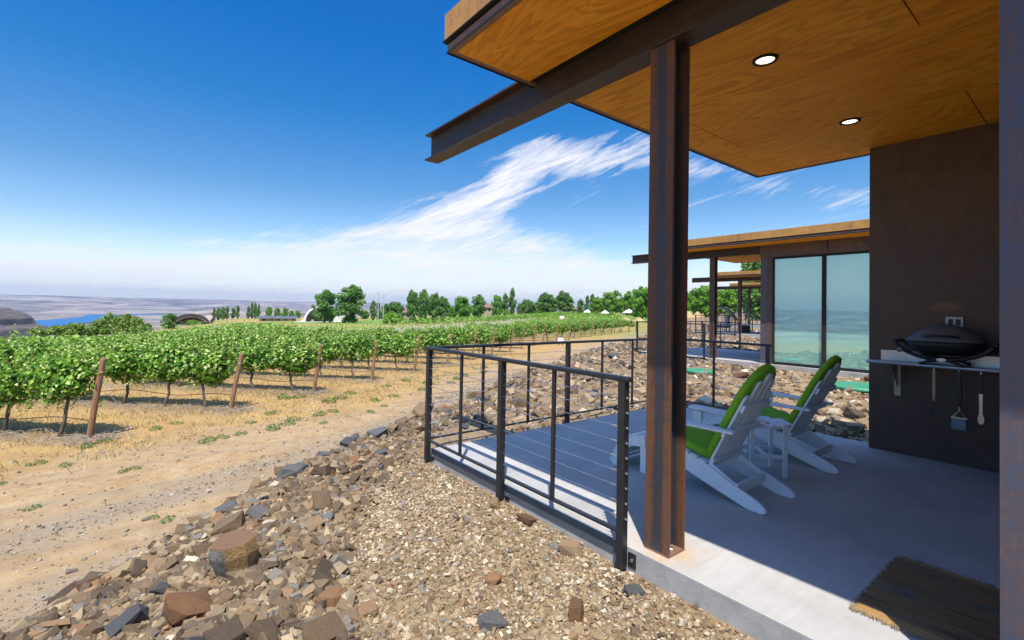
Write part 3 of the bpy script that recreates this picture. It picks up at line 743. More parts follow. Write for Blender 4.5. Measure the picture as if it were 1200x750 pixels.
obj('bowl', shell([(.03,.1,.10),(.11,.2,.112),(.16,.26,.15),(.19,.3,.2),(.2,.31,.243)]), M['grill_black'], g, smooth=True)
arc = [(-.17, .40*math.sin(a), .30-.235*math.cos(a)) for a in np.linspace(-1.25, 1.25, 25)]
fr = obj('cradle_frame', MB().tube(arc, .021, 10).tube([(.15, p[1], p[2]) for p in arc], .016, 8), M['grill_black'], g, smooth=True)
for sy in (-1, 1):
    obj('side_handle', MB().bar((-.17, sy*.385, .235), (.15, sy*.385, .235), .04, .03), M['grill_black'], g, .008)
fa = [(-.18, .3*math.sin(a), .065-.30*(1-math.cos(a))) for a in np.linspace(-.62, .62, 15)]
obj('foot', MB().tube([(p[0], p[1], max(p[2]-.005,.017)) for p in fa], .015, 8).tube([(.13, p[1], max(p[2]-.005,.017)) for p in fa], .015, 8), M['grill_black'], g, smooth=True)
obj('badge', MB().lathe([(.001,-.003),(.03,-.003),(.03,.003),(.001,.003)], n=24, sx=.62, sy=1.25).xf(Matrix.Translation((-.192,.0,.064)) @ Matrix.Rotation(R(-90),4,'Y')), M['badge_white'], g)
obj('control_knob', MB().lathe([(.001,-.012),(.028,-.012),(.026,.012),(.001,.014)], n=20).xf(Matrix.Translation((-.2,.335,.145)) @ Matrix.Rotation(R(-90),4,'Y')), M['grill_lid'], g, smooth=False)
obj('gas_regulator', MB().lathe([(.001,-.03),(.022,-.03),(.03,0),(.018,.03),(.001,.034)], (-.12,-.40,.18), 16).box(-.14,-.10,-.50,-.41,.165,.2), M['grill_black'], g)
hs = [(-.12,-.42,.17),(-.14,-.44,.1),(-.17,-.42,.04),(-.2,-.5,.016),(-.13,-.58,.014),(-.1,-.68,.014)]
obj('gas_hose', MB().tube([Vector(a).lerp(Vector(b), k/4) for a, b in zip(hs[:-1], hs[1:]) for k in range(4)], .007, 8), M['hose_black'], g, smooth=True)
ob = thing('electrical_outlet', 'small grey outlet box on the steel wall behind the grill', 'outlet', (4.231, -3.64, 1.50))
obj('cover_plate', MB().box(-.022, -.002, -.07, .07, -.055, .055), M['outlet_grey'], ob, .004)
obj('socket', MB().box(-.026,-.0225,-.05,-.01,-.03,.03).box(-.026,-.0225,.01,.05,-.03,.03), M['tool_black'], ob)

def hook(root): obj('hook', MB().tube([(0,0,.008),(0,0,.0),(-.002,0,-.02),(-.006,0,-.026)], .003, 6), M['fitting_metal'], root)
def tool(name, label, y, L):
    t = thing(name, label, name.replace('_',' '), (3.856, y, 1.022)); hook(t); return t
t1 = tool('spatula', 'pale-handled spatula with a bent black blade hanging under the shelf', -3.54, .5)
obj('handle', MB().prism([(-.011,-.02),(.011,-.02),(.014,-.2),(.009,-.33),(-.009,-.33),(-.014,-.2)], 'x', -.007, .007), M['tool_handle'], t1, .003)
obj('blade', MB().bar((0,0,-.33),(0,.005,-.40),.008,.008).prism([(-.02,-.40),(.03,-.40),(.04,-.49),(-.01,-.5)], 'x', -.004, -.001), M['tool_black'], t1)
t2 = tool('grill_brush', 'black grill brush with a blue-grey bristle head hanging under the shelf', -3.73, .6)
obj('handle', MB().prism([(-.016,-.01),(.016,-.01),(.02,-.25),(.016,-.36),(-.016,-.36),(-.02,-.25)], 'x', -.012, .012), M['tool_black'], t2, .005)
obj('neck', MB().tube([(0,0,-.36),(0,0,-.40),(0,.055,-.47)], .005, 6).tube([(0,0,-.40),(0,-.055,-.47)], .005, 6).bar((0,-.06,-.47),(0,.06,-.47),.02,.012), M['tool_metal'], t2)
obj('brush_head', MB().box(-.02,.02,-.055,.055,-.59,-.475), M['brush_head'], t2, .008)
t3 = tool('tongs', 'metal and black grill tongs hanging under the shelf nearest the corner', -3.885, .5)
for sx in (-1, 1):
    obj('arm', MB().prism([(-.013,-.2),(.013,-.2),(.011,-.40),(.022,-.44),(.022,-.48),(.01,-.5),(-.01,-.5),(-.022,-.48),(-.022,-.44),(-.011,-.40)], 'x', *sorted((sx*.006, sx*.010))), M['tool_metal'], t3)
    obj('grip', MB().prism([(-.014,-.03),(.014,-.03),(.014,-.21),(-.014,-.21)], 'x', *sorted((sx*.004, sx*.013))), M['tool_black'], t3, .003)

def mk_rug():
    t = NT('rug_weave'); p = t.pos()
    s1 = t.noise(t.pos((11,.7,1)), 2.2, 5, .7, .5); s2 = t.noise(t.pos((60,5,1)), 3, 4, .7); fine = t.noise(p, 160, 3, .7)
    c = t.ramp(s1, [(.26,(.03,.08,.14)), (.38,(.09,.05,.026)), (.47,(.27,.13,.035)), (.56,(.3,.165,.06)), (.62,(.045,.1,.15)), (.7,(.22,.1,.03))])
    c = t.mix(t.math('MULTIPLY', s2, .5), c, (.12,.08,.05)); c = t.mix(t.math('MULTIPLY', t.ramp(fine,[(.5,0.0),(.7,1.0)]), .5), c, (.4,.28,.14))
    sx_ = t.n('ShaderNodeSeparateXYZ'); t.l(p, sx_.inputs[0]); bd = t.math('ADD', t.math('ABSOLUTE', sx_.outputs[0]), t.math('MULTIPLY', t.math('SUBTRACT', fine, .5), .03))
    c = t.mix(t.math('MULTIPLY', t.ramp(bd, [(.36,0.0),(.4,1.0)]), .7), c, (.46,.27,.09))
    M['rug_weave'] = t.done(t.bsdf(c, .95, 0, t.bump(t.math('ADD', fine, s2), .8, .01)))
    simple('rug_fringe', (.2,.15,.09), .95, 0, .3, 40)
    r_ = thing('door_rug', 'striped brown and blue woven rug with frayed edges on the concrete', 'rug', (.875, -4.1, 0))
    nx, ny = 90, 60; hx, hy = .45, .285
    V = []; F = []
    for j in range(ny+1):
        for i in range(nx+1):
            u = i/nx*2-1; v = j/ny*2-1
            x = u*hx + .006*math.sin(v*23+1)*abs(u)**8; y = v*hy + .005*math.sin(u*31)*abs(v)**8
            z = .018 + .002*math.sin(u*70) + .004*float(vnoise(np.array(x*14+9), np.array(y*14+3), 4)) - .012*max(abs(u),abs(v))**24
            V.append((x, y, z))
    for j in range(ny):
        for i in range(nx): a = j*(nx+1)+i; F.append((a, a+1, a+nx+2, a+nx+1))
    b0 = len(V); 
    edge = [i for i in range(nx+1)] + [(j*(nx+1)+nx) for j in range(1, ny+1)] + [ny*(nx+1)+i for i in range(nx-1,-1,-1)] + [j*(nx+1) for j in range(ny-1,0,-1)]
    for e in edge: V.append((V[e][0], V[e][1], .001))
    n = len(edge)
    for k in range(n): F.append((edge[k], b0+k, b0+(k+1)%n, edge[(k+1)%n]))
    m = MB(); m.add(V, F); obj('mat', m, M['rug_weave'], r_)
    f = MB()
    for k in range(260):
        side = k % 2; y = random.uniform(-hy, hy); x = hx if side else -hx; sg = 1 if side else -1
        L = random.uniform(.012,.035); w = .003
        f.add([(x-sg*.004,y-w,.017),(x-sg*.004,y+w,.019),(x+sg*L,y+random.uniform(-.012,.012),.004)], [(0,1,2)])
    for k in range(220):
        side = k % 2; x = random.uniform(-hx, hx); y = hy if side else -hy; sg = 1 if side else -1
        L = random.uniform(.008,.025); w = .003
        f.add([(x-w,y-sg*.004,.017),(x+w,y-sg*.004,.019),(x+random.uniform(-.012,.012),y+sg*L,.004)], [(0,1,2)])
    me = bpy.data.meshes.new('fringe'); me.from_pydata(f.v, [], f.f); me.materials.append(M['rug_fringe'])
    o = bpy.data.objects.new('fringe', me); COL.objects.link(o); o.parent = r_
mk_rug()

# hooded lounge chair and dark bench on the third cabin's patio; green covers in the rock bed
hl = thing('hooded_lounger', 'tan wicker hooded lounger with grey cushion on the third cabin patio', 'lounger', (28.3, 12.0, .27), R(20))
m = MB(); n1, n2 = 14, 10; vs = []
for i in range(n1+1):
    a = -.2 + 1.9*i/n1
    for j in range(n2+1):
        x = -.75 + 1.5*j/n2; rr_ = .95*(1-.12*(x/.75)**4)
        vs.append((x, -.55+rr_*math.cos(a+.55)*-1*.8, .75 + rr_*math.sin(a+.25)))
fs = [(i*(n2+1)+j, i*(n2+1)+j+1, (i+1)*(n2+1)+j+1, (i+1)*(n2+1)+j) for i in range(n1) for j in range(n2)]
o = obj('hood', m.add(vs, fs), M['wicker_tan'], hl); sd = o.modifiers.new('s', 'SOLIDIFY'); sd.thickness = .05
obj('base', MB().box(-.75,.75,-.8,.5,.3,.42), M['dark_furniture'], hl, .03)
obj('cushion', MB().box(-.68,.68,-.75,.45,.42,.56), M['cushion_grey'], hl, .05)
obj('back_cushion', MB().box(-.6,.6,-.75,-.55,.56,1.1), M['cushion_grey'], hl, .06)
for sx in (-1,1):
    for y in (-.7,.4): obj('leg', MB().box(sx*.65-.03,sx*.65+.03,y-.03,y+.03,0,.3), M['dark_furniture'], hl)
bn = thing('bench', 'dark slatted bench at the edge of the third cabin patio', 'bench', (29.4, 10.6, .27), R(30))
obj('seat', MB().box(-.7,.7,-.22,.22,.42,.47), M['dark_furniture'], bn); obj('backrest', MB().box(-.7,.7,-.25,-.21,.55,.85), M['dark_furniture'], bn)
for x in (-.6,.6): obj('leg', MB().box(x-.04,x+.04,-.25,.2,0,.42).box(x-.04,x+.04,-.25,-.2,.42,.85), M['dark_furniture'], bn)
def cover(x, y, r, label):
    t = thing('utility_cover', label, 'utility cover', (x, y, zf(x,y)+.05), 0, 'green utility covers')
    obj('lid', MB().lathe([(.01,.075),(r*.9,.06),(r*.97,.05),(r,.03),(r,0)], n=36), M['cover_green'], t)
    obj('riser', MB().lathe([(r*.93,-.25),(r*.93,-.001)], n=36), M['cover_green'], t)
    obj('bolt', MB().lathe([(.02,.0),(.02,.012)], (r*.82,0,.055), 8).lathe([(.02,.0),(.02,.012)], (-r*.82,0,.055), 8), M['fitting_metal'], t)
cover(9.95, -1.25, .62, 'round green cover in the rock bed in front of the glass panes')
cover(9.3, 2.2, .4, 'round green cover in the rock bed right beside the steel column')

# ------------------------------------------------------------------ rocks and gravel
def hull_rock(rs, flat=.6, n=4):
    # a broken block: jittered box corners, some knocked off, hulled
    pts = []
    for sx in (-1,1):
        for sy in (-1,1):
            for sz in (-1,1):
                q = rs.uniform(.55, 1.0, 3); v = np.array([sx,sy,sz])*q
                if rs.uniform() < .25: v *= np.array([rs.uniform(.3,.9), 1, rs.uniform(.3,.9)])
                pts.append(v*np.array([1.05,.72,flat]))
    for k in range(n):
        v = rs.normal(size=3); v /= np.linalg.norm(v); pts.append(v*np.array([1.05,.75,flat])*rs.uniform(.7,1.0))
    sk = rs.uniform(-.3,.3); pts = [(p[0]+sk*p[2], p[1]+rs.uniform(-.0,.0), p[2]) for p in pts]
    bm = bmesh.new()
    for p in pts: bm.verts.new(p)
    res = bmesh.ops.convex_hull(bm, input=bm.verts)
    junk = [e for e in res['geom_interior'] if isinstance(e, bmesh.types.BMVert)] + [e for e in res['geom_unused'] if isinstance(e, bmesh.types.BMVert)]
    if junk: bmesh.ops.delete(bm, geom=list(set(junk)), context='VERTS')
    return bm
ROCKS = {}
for key, mat in (('brown','stone_brown'),('tan','stone_tan'),('slate','stone_slate'),('rust','stone_rust')):
    L = []
    for k in range(9):
        rs = np.random.default_rng(100+k+len(mat)*7+ord(mat[6])*3)
        bm = hull_rock(rs, .36 + .09*(k % 5), 3 + k % 3)
        bmesh.ops.bevel(bm, geom=bm.edges[:], offset=.022, segments=1, affect='EDGES')
        bmesh.ops.triangulate(bm, faces=bm.faces[:])
        bmesh.ops.subdivide_edges(bm, edges=[e for e in bm.edges if e.calc_length() > .35], cuts=2, use_grid_fill=True)
        for v in bm.verts:
            p = v.co*3.1
            q = float(fbm(np.array(p.x+p.z*1.7+k), np.array(p.y-p.z*1.3), 3, 60+k))-.45
            v.co += v.co.normalized()*q*.1
        me = bpy.data.meshes.new('rock'); bm.to_mesh(me); bm.free(); me.materials.append(M[mat]); L.append(me)
    ROCKS[key] = L
def rock(x, y, size, kind, label, group, sink=.25, rz=None, tilt=.35, rs=random, proto=None):
    me = ROCKS[kind][proto if proto is not None else rs.randrange(9)]
    o = bpy.data.objects.new('rock', me); COL.objects.link(o)
    sx = size*rs.uniform(.85,1.2)
    o.scale = (sx, sx*rs.uniform(.8,1.1), sx*rs.uniform(.8,1.15))
    o.rotation_euler = (rs.uniform(-tilt,tilt), rs.uniform(-tilt,tilt), rs.uniform(0,6.28) if rz is None else rz)
    o.location = (x, y, zf(x,y) + size*.5*(1-sink*2))
    return tag(o, label, 'rock', group)
def block_mesh():
    rs_ = np.random.default_rng(4); bm = bmesh.new()
    top = [(-.95,-.5,.8),(-.2,-.85,.86),(.75,-.62,.8),(1.0,.1,.78),(.5,.72,.86),(-.5,.78,.88),(-1.0,.2,.84)]
    for p in top: bm.verts.new((p[0]*.92, p[1]*.92, p[2]))
    for p in top: bm.verts.new((p[0]*1.05, p[1]*1.05, .25+rs_.uniform(-.1,.1)))
    for p in top: bm.verts.new((p[0]*.82+.08, p[1]*.82, -.75+rs_.uniform(-.15,.1)))
    bmesh.ops.convex_hull(bm, input=bm.verts); bmesh.ops.delete(bm, geom=[v for v in bm.verts if not v.link_faces], context='VERTS')
    bmesh.ops.bevel(bm, geom=bm.edges[:], offset=.03, segments=1, affect='EDGES'); bmesh.ops.triangulate(bm, faces=bm.faces[:])
    me = bpy.data.meshes.new('rock'); bm.to_mesh(me); bm.free()
    t = NT('stone_block'); p = t.pos(); ge = t.n('ShaderNodeSeparateXYZ'); t.l(p, ge.inputs[0])
    n = t.noise(p, 2.2, 7, .7, .4); n2 = t.noise(p, 9, 6, .75)
    oc = t.ramp(n2, [(.3,(.14,.075,.025)),(.5,(.36,.21,.07)),(.7,(.5,.36,.17))]); sl_ = t.ramp(n, [(.35,(.11,.1,.09)),(.6,(.26,.24,.2))])
    side = t.ramp(t.math('ADD', t.math('MULTIPLY', ge.outputs[0], .5), t.math('MULTIPLY', n, .5)), [(.1,0.0),(.3,1.0)])
    c = t.mix(side, sl_, oc); topm = t.ramp(t.math('ADD', ge.outputs[2], t.math('MULTIPLY', n, .25)), [(.82,0.0),(.92,1.0)])
    c = t.mix(topm, c, (.3,.165,.085)); me.materials.append(t.done(t.bsdf(c, .9, 0, t.bump(t.math('ADD', n, n2), .8, .06)))); return me
special = [((-2.03,-1.14), .19, 'tan', 'largest blocky tan and grey boulder in the rock heap by the road', 3),
           ((-1.66,-1.88), .115, 'rust', 'round rust-sided rock at the gravel edge of the heap', 5),
           ((-.768,1.218), .13, 'slate', 'dark grey rounded rock on the heap crest beside the road', 1),
           ((-.36,1.57), .16, 'slate', 'tallest dark grey rock on the heap crest beside the dirt road', 2),
           ((.05,1.62), .13, 'slate', 'dark grey rock at the end of the crest nearest the railing corner', 4),
           ((-.393,.206), .095, 'brown', 'lone brown rock on the gravel near the corner railing post', 6),
           ((-.098,-1.783), .08, 'rust', 'rust-orange rock on the gravel beside the middle railing post', 0),
           ((.0-.13,-1.40), .075, 'tan', 'small tan rock against the foot of the middle railing post', 7),
           ((-.783,-2.277), .06, 'rust', 'small rust-brown rock alone on the gravel between heap and patio', 2),
           ((-.177,-2.886), .066, 'slate', 'grey-brown rock on the gravel below the steel column', 5),
           ((-.6,-2.814), .07, 'rust', 'rust and grey rock on the gravel at the bottom of the view', 8),
           ((-1.017,-2.592), .085, 'slate', 'flat grey rock half buried in the gravel at the bottom of the view', 0),
           ((-.15,-2.33), .07, 'tan', 'flat tan rock beside the nearest railing post', 4),
           ((-1.23,.75), .19, 'slate', 'long flat slate slab lying on the heap crest', 8)]
for (x,y), sz, kd, lb, pr_ in special:
    o = rock(x, y, sz, kd, lb, None, .2, tilt=.2, proto=pr_)
    if 'boulder' in lb:
        o.data = block_mesh(); o.scale = (.135,.135,.14); o.rotation_euler = (.12,-.1,-.55); o.location.z = zf(x,y)+.1
    if 'group' in o: del o['group']
def from_st(s, t): return .866*s-.5*t, .5*s+.866*t
taken = [(x, y, sz) for (x, y), sz, *_ in special]
def free(x, y, sz, k=.75):
    for a, b, c in taken:
        if (x-a)**2+(y-b)**2 < ((sz+c)*k)**2: return False
    return True
KINDS = ['brown']*6+['tan']*3+['slate']*2+['rust']*1
WORD = dict(brown='brown', tan='tan', slate='slate grey', rust='rust-coloured')
def boundary_t(s): return float(np.interp(s, [-4,-2.5,-1.78,-.51,.32,1.0], [-1.5,-1.16,-.35,.226,.48,.9]))
n = 0; rr = random.Random(5)
for _ in range(6000):
    if n >= 185: break
    s = rr.uniform(-4.0, 1.3); t = rr.uniform(-1.6, 1.75); tc = float(np.interp(s, CREST_S, CREST_T))
    lo = boundary_t(s)
    if t < lo + rr.uniform(.0,.4) or t > tc+.45: continue
    x, y = from_st(s, t); sz = rr.choice([.045,.05,.05,.06,.06,.07,.08,.09,.12])
    if x > -.2 and y < .3 or math.hypot(x-CAM[0], y-CAM[1]) < 1.9: continue
    if not free(x, y, sz, .5): continue
    taken.append((x, y, sz)); k = rr.choice(KINDS)
    rock(x, y, sz, k, f'{WORD[k]} angular rock in the tumbled heap between gravel and dirt road', f'{WORD[k]} rocks of the roadside heap', .12, tilt=.6, rs=rr); n += 1
n = 0
for _ in range(6000):
    if n >= 60: break
    s = rr.uniform(1.0, 26); t = rr.uniform(.1, 2.0); tc = float(np.interp(s, CREST_S, CREST_T))
    if t > tc+.5 or t < tc-1.5: continue
    x, y = from_st(s, t); sz = rr.choice([.07,.09,.1,.13,.18])
    if (-.3 < x < 4.8 and y < .25) or not free(x, y, sz, .6): continue
    taken.append((x, y, sz)); k = rr.choice(KINDS)
    rock(x, y, sz, k, f'{WORD[k]} rock on the bank beyond the patio railing, above the dirt road', f'{WORD[k]} rocks of the bank beyond the railing', .15, tilt=.5, rs=rr); n += 1
n = 0
for _ in range(6000):
    if n >= 50: break
    x = rr.uniform(4.9, 26); y = rr.uniform(-3.5, 9.5); sz = rr.choice([.08,.1,.12,.15,.2])
    s, t = st(x, y)
    if t > .4 or (11.7 < x < 17 and y < 6.6) or (26.4 < x < 32 and y < 13): continue
    if abs(y - (.55*(x-9)+.3)) < .5 and x < 12 or not free(x, y, sz, .6): continue
    if math.hypot(x-9.95, y+1.25) < .95 or math.hypot(x-9.3, y-2.2) < .7: continue
    taken.append((x, y, sz)); k = rr.choice(KINDS)
    rock(x, y, sz, k, f'{WORD[k]} rock in the stony bed between the cabins', f'{WORD[k]} rocks between the cabins', .15, tilt=.5, rs=rr); n += 1

# loose gravel and rubble: uncountable, one mesh
def pebble_protos(k):
    P = []
    for i in range(k):
        rs = np.random.default_rng(500+i)
        bm = hull_rock(rs, .38+.12*(i % 4), 2); bmesh.ops.triangulate(bm, faces=bm.faces[:]); bm.verts.ensure_lookup_table(); bm.verts.index_update()
        V = np.array([v.co[:] for v in bm.verts]); F = np.array([[v.index for v in f.verts] for f in bm.faces]); bm.free()
        P.append((V, F))
    return P
def scatter(name, X, Y, S, mat, palette, pw, lift=.25, seed=1):
    rs = np.random.default_rng(seed); Z = zg(X, Y); P = pebble_protos(7); n = len(X)
    which = rs.integers(0, 7, n); VV = []; FF = []; CC = []; off = 0
    pal = np.array(palette); ci = rs.choice(len(pal), n, p=np.array(pw)/sum(pw)); colr = pal[ci]*rs.uniform(.72, 1.25, (n,1))
    A = rs.uniform(0, 6.283, n); B = rs.normal(0, .45, n); G = rs.normal(0, .45, n)
    for k in range(7):
        idx = np.where(which == k)[0]; V, F = P[k]; m = len(idx)
        if not m: continue
        v = np.repeat(V[None], m, 0)*S[idx,None,None]*rs.uniform(.75,1.25,(m,1,3))
        b = B[idx,None]; v = np.stack([v[...,0], v[...,1]*np.cos(b)-v[...,2]*np.sin(b), v[...,1]*np.sin(b)+v[...,2]*np.cos(b)], -1)
        g_ = G[idx,None]; v = np.stack([v[...,0]*np.cos(g_)+v[...,2]*np.sin(g_), v[...,1], -v[...,0]*np.sin(g_)+v[...,2]*np.cos(g_)], -1)
        a = A[idx,None]; v = np.stack([v[...,0]*np.cos(a)-v[...,1]*np.sin(a), v[...,0]*np.sin(a)+v[...,1]*np.cos(a), v[...,2]], -1)
        v += np.stack([X[idx], Y[idx], Z[idx]+S[idx]*lift], -1)[:,None,:]
        VV.append(v.reshape(-1,3)); CC.append(np.repeat(colr[idx], len(V), 0))
        FF.append((F[None]+ (off+np.arange(m)*len(V))[:,None,None]).reshape(-1,3)); off += m*len(V)
    o = np_mesh(name, np.vstack(VV), np.vstack(FF), mat, dict(col=np.vstack(CC)))
    return tag(o, kind='stuff')
PAL = [(.115,.077,.042),(.19,.13,.07),(.28,.2,.11),(.37,.275,.16),(.48,.4,.28),(.17,.155,.13),(.23,.135,.065)]
rs = np.random.default_rng(21)
# fine gravel on the pad between the heap and the slab
N = 120000; X = rs.uniform(-4.6, .05, N); Y = rs.uniform(-4.9, 3.0, N); s_, t_ = st(X, Y)
bt = np.interp(s_, [-4,-2.5,-1.78,-.51,.32,1.0,2.5], [-1.5,-1.16,-.35,.226,.48,.9,1.5]); tcv = np.interp(s_, CREST_S, CREST_T)
ok = (t_ < tcv+.2) & ~((X > -.012) & (Y < -.0)) & (np.hypot(X-CAM[0], Y-CAM[1]) > .5)
dens = np.where(t_ < bt, .9, .4)*np.clip(1.25-np.hypot(X+1.2,Y+1.8)*.09, .35, 1); ok &= rs.uniform(size=N) < dens
X, Y = X[ok], Y[ok]; S = np.clip(rs.lognormal(-4.78, .48, len(X)), .005, .036)
scatter('gravel', X, Y, S, M['gravel_stone'], PAL, [2.4,4,5,4,2.4,1.2,1.3], seed=2)
# paler fine chips washed into patches
N = 40000; X = rs.uniform(-3.6, .0, N); Y = rs.uniform(-4.4, 2.2, N); s_, t_ = st(X, Y); bt = np.interp(s_, [-4,-2.5,-1.78,-.51,.32,1.0,2.5], [-1.5,-1.16,-.35,.226,.48,.9,1.5])
ok = (t_ < bt-.08) & ~((X > -.01) & (Y < 0)) & (rs.uniform(size=N) < np.clip(3.2*(fbm(X*1.15+4, Y*1.15, 3, 17)-.36), .1, 1)); X, Y = X[ok], Y[ok]
scatter('gravel_chips', X, Y, np.clip(rs.lognormal(-4.85, .4, len(X)), .004, .018), M['gravel_stone'], [(.44,.34,.21),(.52,.43,.3),(.58,.5,.38),(.34,.24,.14)], [3,3,1.2,3], lift=.9, seed=12)
# rubble filling the heap and the banks
N = 30000; s_ = rs.uniform(-5, 3.2, N); t_ = rs.uniform(-1.9, 2.2, N); X, Y = .866*s_-.5*t_, .5*s_+.866*t_
bt = np.interp(s_, [-4,-2.5,-1.78,-.51,.32,1.0,2.5], [-1.5,-1.16,-.35,.226,.48,.7,.9]); tcv = np.interp(s_, CREST_S, CREST_T)
ok = (t_ > bt+.08+.14*rs.normal(size=N)) & (t_ < tcv+.75+.15*rs.normal(size=N)) & ~((X > -.05) & (Y < .1)); X, Y = X[ok], Y[ok]
S = np.clip(rs.lognormal(-3.6, .42, len(X)), .014, .06)
scatter('rubble', X, Y, S, M['gravel_stone'], PAL, [6,4.5,2.6,1.0,.4,1.6,2], seed=3)
N = 38000; s_ = rs.uniform(1.5, 40, N)**1.0; t_ = rs.uniform(-14, 2.0, N); X, Y = .866*s_-.5*t_, .5*s_+.866*t_; tcv = np.interp(s_, CREST_S, CREST_T)
ok = (t_ < tcv+.7)
for (ux, uy) in ((0,0), U2[:2], U3[:2], U4[:2]): ok &= ~((X > ux-.08) & (X < ux+4.55) & (Y < uy+.06) & (Y > uy-11))
ok &= Y > -6
ok &= rs.uniform(size=N) < np.clip(.25+1.1*(fbm(X*.5, Y*.5, 3, 90)-.25)*1.5, .2, 1)
X, Y = X[ok], Y[ok]; S = np.clip(rs.lognormal(-3.1, .5, len(X)), .025, .13)
scatter('rubble_bed', X, Y, S, M['gravel_stone'], PAL, [2.5,4,4,3,1.4,1.2,1.4], seed=4)
# small stones and clods on the dirt road
N = 42000; s_ = rs.uniform(-9, 14, N); t_ = rs.uniform(2.0, 8.5, N); X, Y = .866*s_-.5*t_, .5*s_+.866*t_
lane = .2+.8*np.exp(-((t_-2.9)/.5)**2)+.9*np.exp(-((t_-4.5+.25*np.sin(s_*.35))/.4)**2)
ok = rs.uniform(size=N) < lane*.8; X, Y = X[ok], Y[ok]; S = np.clip(rs.lognormal(-4.55, .5, len(X)), .005, .045)
scatter('road_stones', X, Y, S, M['gravel_stone'], [(.17,.145,.115),(.27,.22,.155),(.38,.31,.22),(.46,.4,.32)], [3,3,2,.6], seed=6)

# ------------------------------------------------------------------ foliage generators
def leaf_cloud(P, Nrm, S, V, jit=.6, rs=None, fold=.25):
    """diamond leaves (4 verts, two folded triangles) at points P with preferred normals"""
    n = len(P); nn = Nrm + rs.normal(0, jit, (n,3)); nn /= np.linalg.norm(nn, axis=1)[:,None]
    a = rs.normal(size=(n,3)); u = a - nn*(a*nn).sum(1)[:,None]; u /= np.linalg.norm(u, axis=1)[:,None]; w = np.cross(nn, u)
    S = S[:,None]; b = P - u*S*.5; tp = P + u*S*.55
    l = P + w*S*.46 - u*S*.08 + nn*S*fold; r = P - w*S*.46 - u*S*.08 + nn*S*fold
    VV = np.stack([b, r, tp, l], 1).reshape(-1,3); i = np.arange(n)*4
    F = np.concatenate([np.stack([i, i+1, i+2], 1), np.stack([i, i+2, i+3], 1)])
    return VV, F, np.repeat(V, 4)

# grapevines: a twisted trunk and a hedge-like canopy of single leaves
VINES = []
def make_vine(seed):
    rs = np.random.default_rng(seed); r0 = random.Random(seed)
    lean = r0.choice([-1,1])*r0.uniform(.08,.2)
    pts = [(0,0,-.05),(lean*.2,.02,.12),(lean*.9+r0.uniform(-.03,.03),-.02,.3),(lean*.8,.01,.5),(lean*1.2,0,.72)]
    m = MB().tube(pts, [.05,.036,.032,.034,.026], 8)
    for sx in (-1,1): m.tube([(lean*1.2,0,.68),(lean+sx*.15,.02,.79),(lean+sx*.45,-.01,.82),(lean+sx*.7,.01,.82)], [.024,.02,.016,.01], 6)
    for k in range(9):
        x = r0.uniform(-.65,.65); m.tube([(x,0,.8),(x+r0.uniform(-.06,.06),r0.uniform(-.12,.12),1.15),(x+r0.uniform(-.15,.15),r0.uniform(-.22,.22),1.5)], [.008,.006,.004], 4)
    n = 1650
    x = np.clip(rs.normal(0, .4, n), -.86, .86)*.5 + rs.uniform(-.62, .62, n)*.75; th = rs.uniform(0, 6.283, n); rad = np.sqrt(rs.uniform(.12, 1, n))
    lump = (1.1-.6*np.abs(x/.84)**2.2)*(.62+1.0*(fbm(x*2.6+seed*3.1, th*1.3, 3, seed)-.2))
    yy = .36*np.cos(th)*rad*lump; zz = 1.1 + .47*np.sin(th)*rad*lump
    P = np.stack([x, yy, zz], 1); Nn = np.stack([x*0, np.cos(th)*.9, np.sin(th)*.6+.45], 1)
    S = rs.uniform(.06, .13, n); v = np.clip(.48+.27*rs.normal(size=n), 0, 1)
    parts = [leaf_cloud(P, Nn, S, v, .5, rs)]
    for k in range(26):                              # free shoots above and below
        x0 = rs.uniform(-.8,.8); up = rs.uniform() < .72; q = np.linspace(0,1,11); L = rs.uniform(.2,.6) if up else -rs.uniform(.1,.3)
        base = 1.42 if up else .72
        P = np.stack([x0+q*rs.normal(0,.14), rs.uniform(-.2,.2)+q*rs.normal(0,.16), base+q*L], 1)+rs.normal(0,.02,(11,3))
        parts.append(leaf_cloud(P, np.tile([0,0,1.],(11,1)), rs.uniform(.045,.1,11)*(1-.45*q), np.clip(.65+.2*rs.normal(size=11)+.1*q,0,1), .8, rs))
    V = []; F = []; A = []; o = 0
    for a, b, c in parts: V.append(a); F.append(b+o); A.append(c); o += len(a)
    return m, np.vstack(V), np.vstack(F), np.concatenate(A)
for k in range(6):
    m, V, F, A = make_vine(40+k)
    root = thing('grapevine', 'x', 'grapevine')
    obj('trunk', m, M['vine_bark'], root, smooth=True)
    np_mesh('foliage', V, F, M['vine_leaf'], dict(v=A), root)
    VINES.append(root)
ROWN = ['nearest','second','third','fourth','fifth','sixth','seventh','eighth','ninth','tenth','eleventh','twelfth','thirteenth','fourteenth','fifteenth','sixteenth','seventeenth','eighteenth','nineteenth','twentieth','twenty-first']
S_ROW = [1.36,4.53,7.48,10.4,13.3,16.2,18.9,21.6] + [24.5+2.97*k for k in range(13)]
used = [False]*6; rv = random.Random(9)
RD = np.array([-.70,.714])                            # direction the rows run in
post_proto = None
def t_end(s): return float(np.interp(s, [1.4,4.6,7.5,10.4,13.3,16,17.5,19,22,30,45,60,66], [14,17.5,15.4,19.5,23.5,22.5,19,15.2,14,14.2,14.8,14,12]))
nrow = 0
